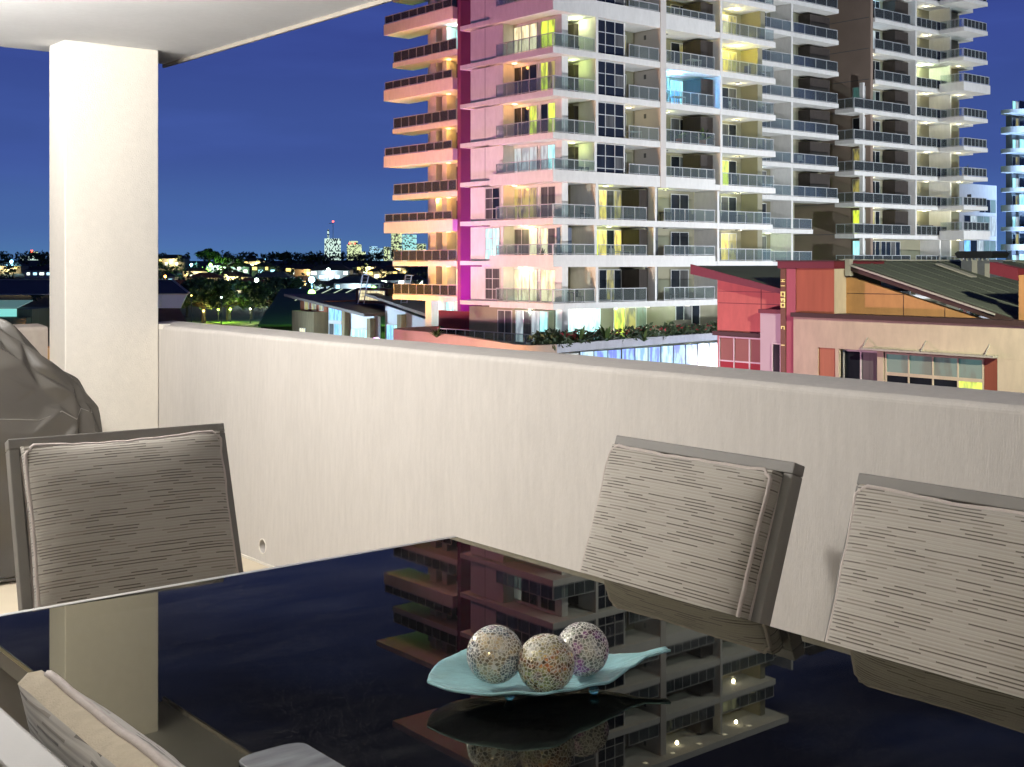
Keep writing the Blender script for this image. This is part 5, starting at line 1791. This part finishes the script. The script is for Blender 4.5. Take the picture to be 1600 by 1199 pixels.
street_lamp(299, 462, 305, YLW, 5, .2, 'small amber lamp beside the white clad roof', 0, -13.9)
street_lamp(346, 465, 300, WHT, 5, .2, 'small white lamp in front of the park tree crowns', 0, -13.9)
street_lamp(391, 483, 318, (1, .95, .6), 6, .25, 'warm white lamp low in the gap between the park trees', 600, -13.9)
street_lamp(450, 486, 292, (.5, 1, .1), 5, .25, 'lime lamp low beside the timber clad hall wall', 1600, -13.9)
lawn = MB().box(-36, 30, 0, 30, 0, .03)
lawn.v = [(*uv(-100 + (v[0] + 36) * 1.1, 297 + v[1] * 1.6), -13.995 + v[2]) for v in lawn.v]
lo = lawn.build('park_lawn', mat('park lawn', (0.07, 0.11, 0.03), .9, var=.4, scale=.3, coord='World'))
struct(lo)

# ---------------------------------------------------------------- city skyline
def sky_tower(px0, px1, top, v, m, label, extra=None):
    zt_ = 1.45 + (412 - top) * v / 1940.0
    u0, u1 = (px0 - 800) / 1940 * v, (px1 - 800) / 1940 * v
    x, y = uv((u0 + u1) / 2, v)
    e = empty('skyscraper', (x, y, -14), label, 'skyscraper', 'skyscrapers on the horizon')
    B = (x, y, -14)
    wbox('shaft', m, u0, u1, v, v + 40, -14, zt_ - (zt_ * .0), e, B)
    if extra:
        extra(e, B, u0, u1, v, zt_)
    return e
MS1 = mat_skyline('floodlit white tower', (.3, .33, .33), (.75, 1, .85), 0.95, .3, .3, .6)
MS2 = mat_skyline('yellow windowed tower', (.08, .09, .08), (.85, 1, .55), 0.9, .3, .42, .5)
MS3 = mat_skyline('blue windowed tower', (.06, .09, .14), (.45, .8, 1), 0.9, .3, .4, .55)
MS4 = mat_skyline('cyan tower', (.10, .16, .17), (.5, 1, .95), 0.9, .22, .42, .65)
RED = mat_emit('red beacon', (1, .10, .06), 6)
def mast(e, B, u0, u1, v, z):
    wbox('crown', MS1, u0 + 6, u0 + 10, v + 5, v + 9, z + .01, z + 22, e, B)
    wbox('crane_mast', M_PALE, (u0 + u1) / 2 + 2, (u0 + u1) / 2 + 3, v + 8, v + 9, z + .01, z + 40, e, B)
    wbox('crane_jib', M_PALE, (u0 + u1) / 2 - 8, (u0 + u1) / 2 + 1.9, v + 8, v + 9, z + 36, z + 37, e, B)
    wbox('beacon', RED, (u0 + u1) / 2 + .5, (u0 + u1) / 2 + 4.5, v + 7, v + 10, z + 40.01, z + 43, e, B)
def reds(e, B, u0, u1, v, z):
    wbox('crown', MS2, u0 + 4, u1 - 8, v + 3, v + 30, z + .01, z + 8, e, B)
    wbox('beacon', RED, u0 + 5, u0 + 9, v, v + 2.9, z + .01, z + 4, e, B)
    wbox('beacon', RED, u1 - 14, u1 - 11, v, v + 2.9, z + .5, z + 3, e, B)
    wbox('lower_wing', MS2, u1 + .01, u1 + 11, v + 2, v + 30, -14, z - 18, e, B)
sky_tower(507, 529, 373, 3000, MS1, 'tallest floodlit white skyscraper topped by a crane with a red beacon', mast)
sky_tower(542, 562, 382, 3000, MS2, 'stepped skyscraper with yellow windows and red roof lights', reds)
sky_tower(577, 587, 385, 3100, MS3, 'narrow blue lit skyscraper right of the stepped one')
sky_tower(589, 597, 388, 3200, MS3, 'thin blue skyscraper beside the yellow one', None)
sky_tower(599, 608, 386, 3000, MS2, 'small yellow windowed skyscraper between the thin blue one and the dark one')
sky_tower(611, 626, 364, 2900, MS2, 'dark skyscraper with scattered windows beside the apartment tower')
sky_tower(629, 649, 367, 2900, MS4, 'bright cyan skyscraper partly hidden by the apartment tower')
sky_tower(650, 664, 381, 2950, MS2, 'lower skyscraper behind the left wing balconies')
def bea(e, B, u0, u1, v, z):
    wbox('tower', MS2, u1 - 6, u1 + 2, v + 6, v + 14, z + .01, z + 5, e, B)
    wbox('beacon', RED, u1 - 3.5, u1 - 1, v + 4, v + 5.9, z + 4, z + 7, e, B)
sky_tower(31, 50, 400, 1500, MS1, 'pale block with a red beacon on the far left skyline', bea)

# ---------------------------------------------------------------- floodlights that wash the facades, down at street level
M_FLH = mat('black floodlight housing', (0.02, 0.02, 0.02), .5, var=0)
def floodlight(loc, target, power, col, label, spot=95, size=.5):
    x, y, z = loc
    e = empty('floodlight', (x, y, -14), label, 'floodlight', 'floodlights washing the buildings')
    MB().tube([(0, 0, 0), (0, 0, z + 14 - .3)], .09, 8).build('pole', M_FLH, e)
    q = (Vector(target) - Vector(loc)).to_track_quat('-Z', 'Y')
    h = MB().box(-.4, .4, -.28, .28, .02, .3).build('housing', M_FLH, e, bevel=.03)
    h.location = (0, 0, z + 14)
    h.rotation_euler = q.to_euler()
    g = MB().box(-.34, .34, -.22, .22, -.0, .018).build('lens', mat_emit('lens %s' % (col,), col, 4), h)
    l = lamp('lamp', 'SPOT', (0, 0, 0), power, col, e, size=size, spot=spot, blend=.6)
    l.location = Vector((0, 0, z + 14)) + q @ Vector((0, 0, -.06))
    l.rotation_euler = q.to_euler()
floodlight((X0 - 36, Y0 + 20, -10), (X0 + 2, Y0 + 7, 9), 34000, (1.0, .36, .66), 'pink floodlight on a pole aimed at the left side of the tower', 62, .8)
floodlight((X0 - 30, Y0 - 6, -10.5), (X0 + 2, Y0 + 6, 6), 15000, (1.0, .34, .03), 'orange floodlight on a pole aimed at the corner of the tower', 110, .8)
floodlight((X0 + 13, Y0 - 44, -10), (X0 + 13, Y0, 10), 74000, (.90, .95, 1.0), 'white floodlight on a pole aimed at the front of the tower', 115, .8)
floodlight((X0 + 52, Y0 - 40, -10), (X0 + 52, Y0 + 6, 10), 80000, (.93, .98, 1.0), 'white floodlight on a pole aimed at the second tower', 115, .8)
floodlight((X0 + 3.6, Y0 + 13.2, -3.9), (X0 + 7.2, Y0 + 19, 9), 6500, (.80, .05, .95), 'magenta floodlight in the slot between the tower and its left wing', 120, .2)
floodlight((X0 + 2.2, Y0 + 16.0, -3.9), (X0 + 7, Y0 + 19, -1), 700, (1, .05, .05), 'red floodlight at the foot of the slot between the tower and its left wing', 120, .2)
floodlight((ox + 2, oy - 46, -10), (ox + 8, oy, 10), 420000, (.38, .60, 1.0), 'blue floodlight on a pole aimed at the distant rounded tower', 110, .8)
floodlight((23, 44, -4), (38, 33, -.2), 15000, (1.0, .50, .64), 'rose floodlight on a pole in the street by the red gable', 60, .4)
floodlight((23, 5, 9), (44, 25, 0), 34000, (1.0, .93, .70), 'added tall mast light out of view, lighting the green roof and cream wall', 75, .4)  # mast added beyond the right edge to brighten the dark roof
floodlight((54, 108, -9.5), (66.5, 103, -5), 17000, (.60, .84, 1.0), 'cool floodlight on a pole in front of the white hall', 130, .4)
floodlight((36, 84, -8), (40, 108, -2), 3500, (.75, .82, 1.0), 'cool floodlight on a pole in front of the warehouse', 130, .4)
floodlight((X0 - 5, Y0 + 15, -4.4), (X0 + .5, Y0 + 6, 20), 4200, (.90, .45, 1.0), 'lilac uplight on the podium at the foot of the left facade', 85, .3)
floodlight((X0 - 2, Y0 + 27, -6.5), (X0 + 7, Y0 + 24, 10), 17000, (1.0, .40, .03), 'orange uplight at the foot of the left wing', 100, .3)
floodlight((30, 64, -9), (X0 + 46, Y0 + 12, 10), 30000, (1.0, .80, .62), 'amber floodlight on a pole aimed past the low building at the brown wall', 60, .5)
floodlight((X0 - 33, Y0 + 36, -10), (X0 + 6, Y0 + 25, 8), 46000, (1.0, .33, .07), 'orange floodlight on a pole aimed at the left wing of the tower', 42, .8)
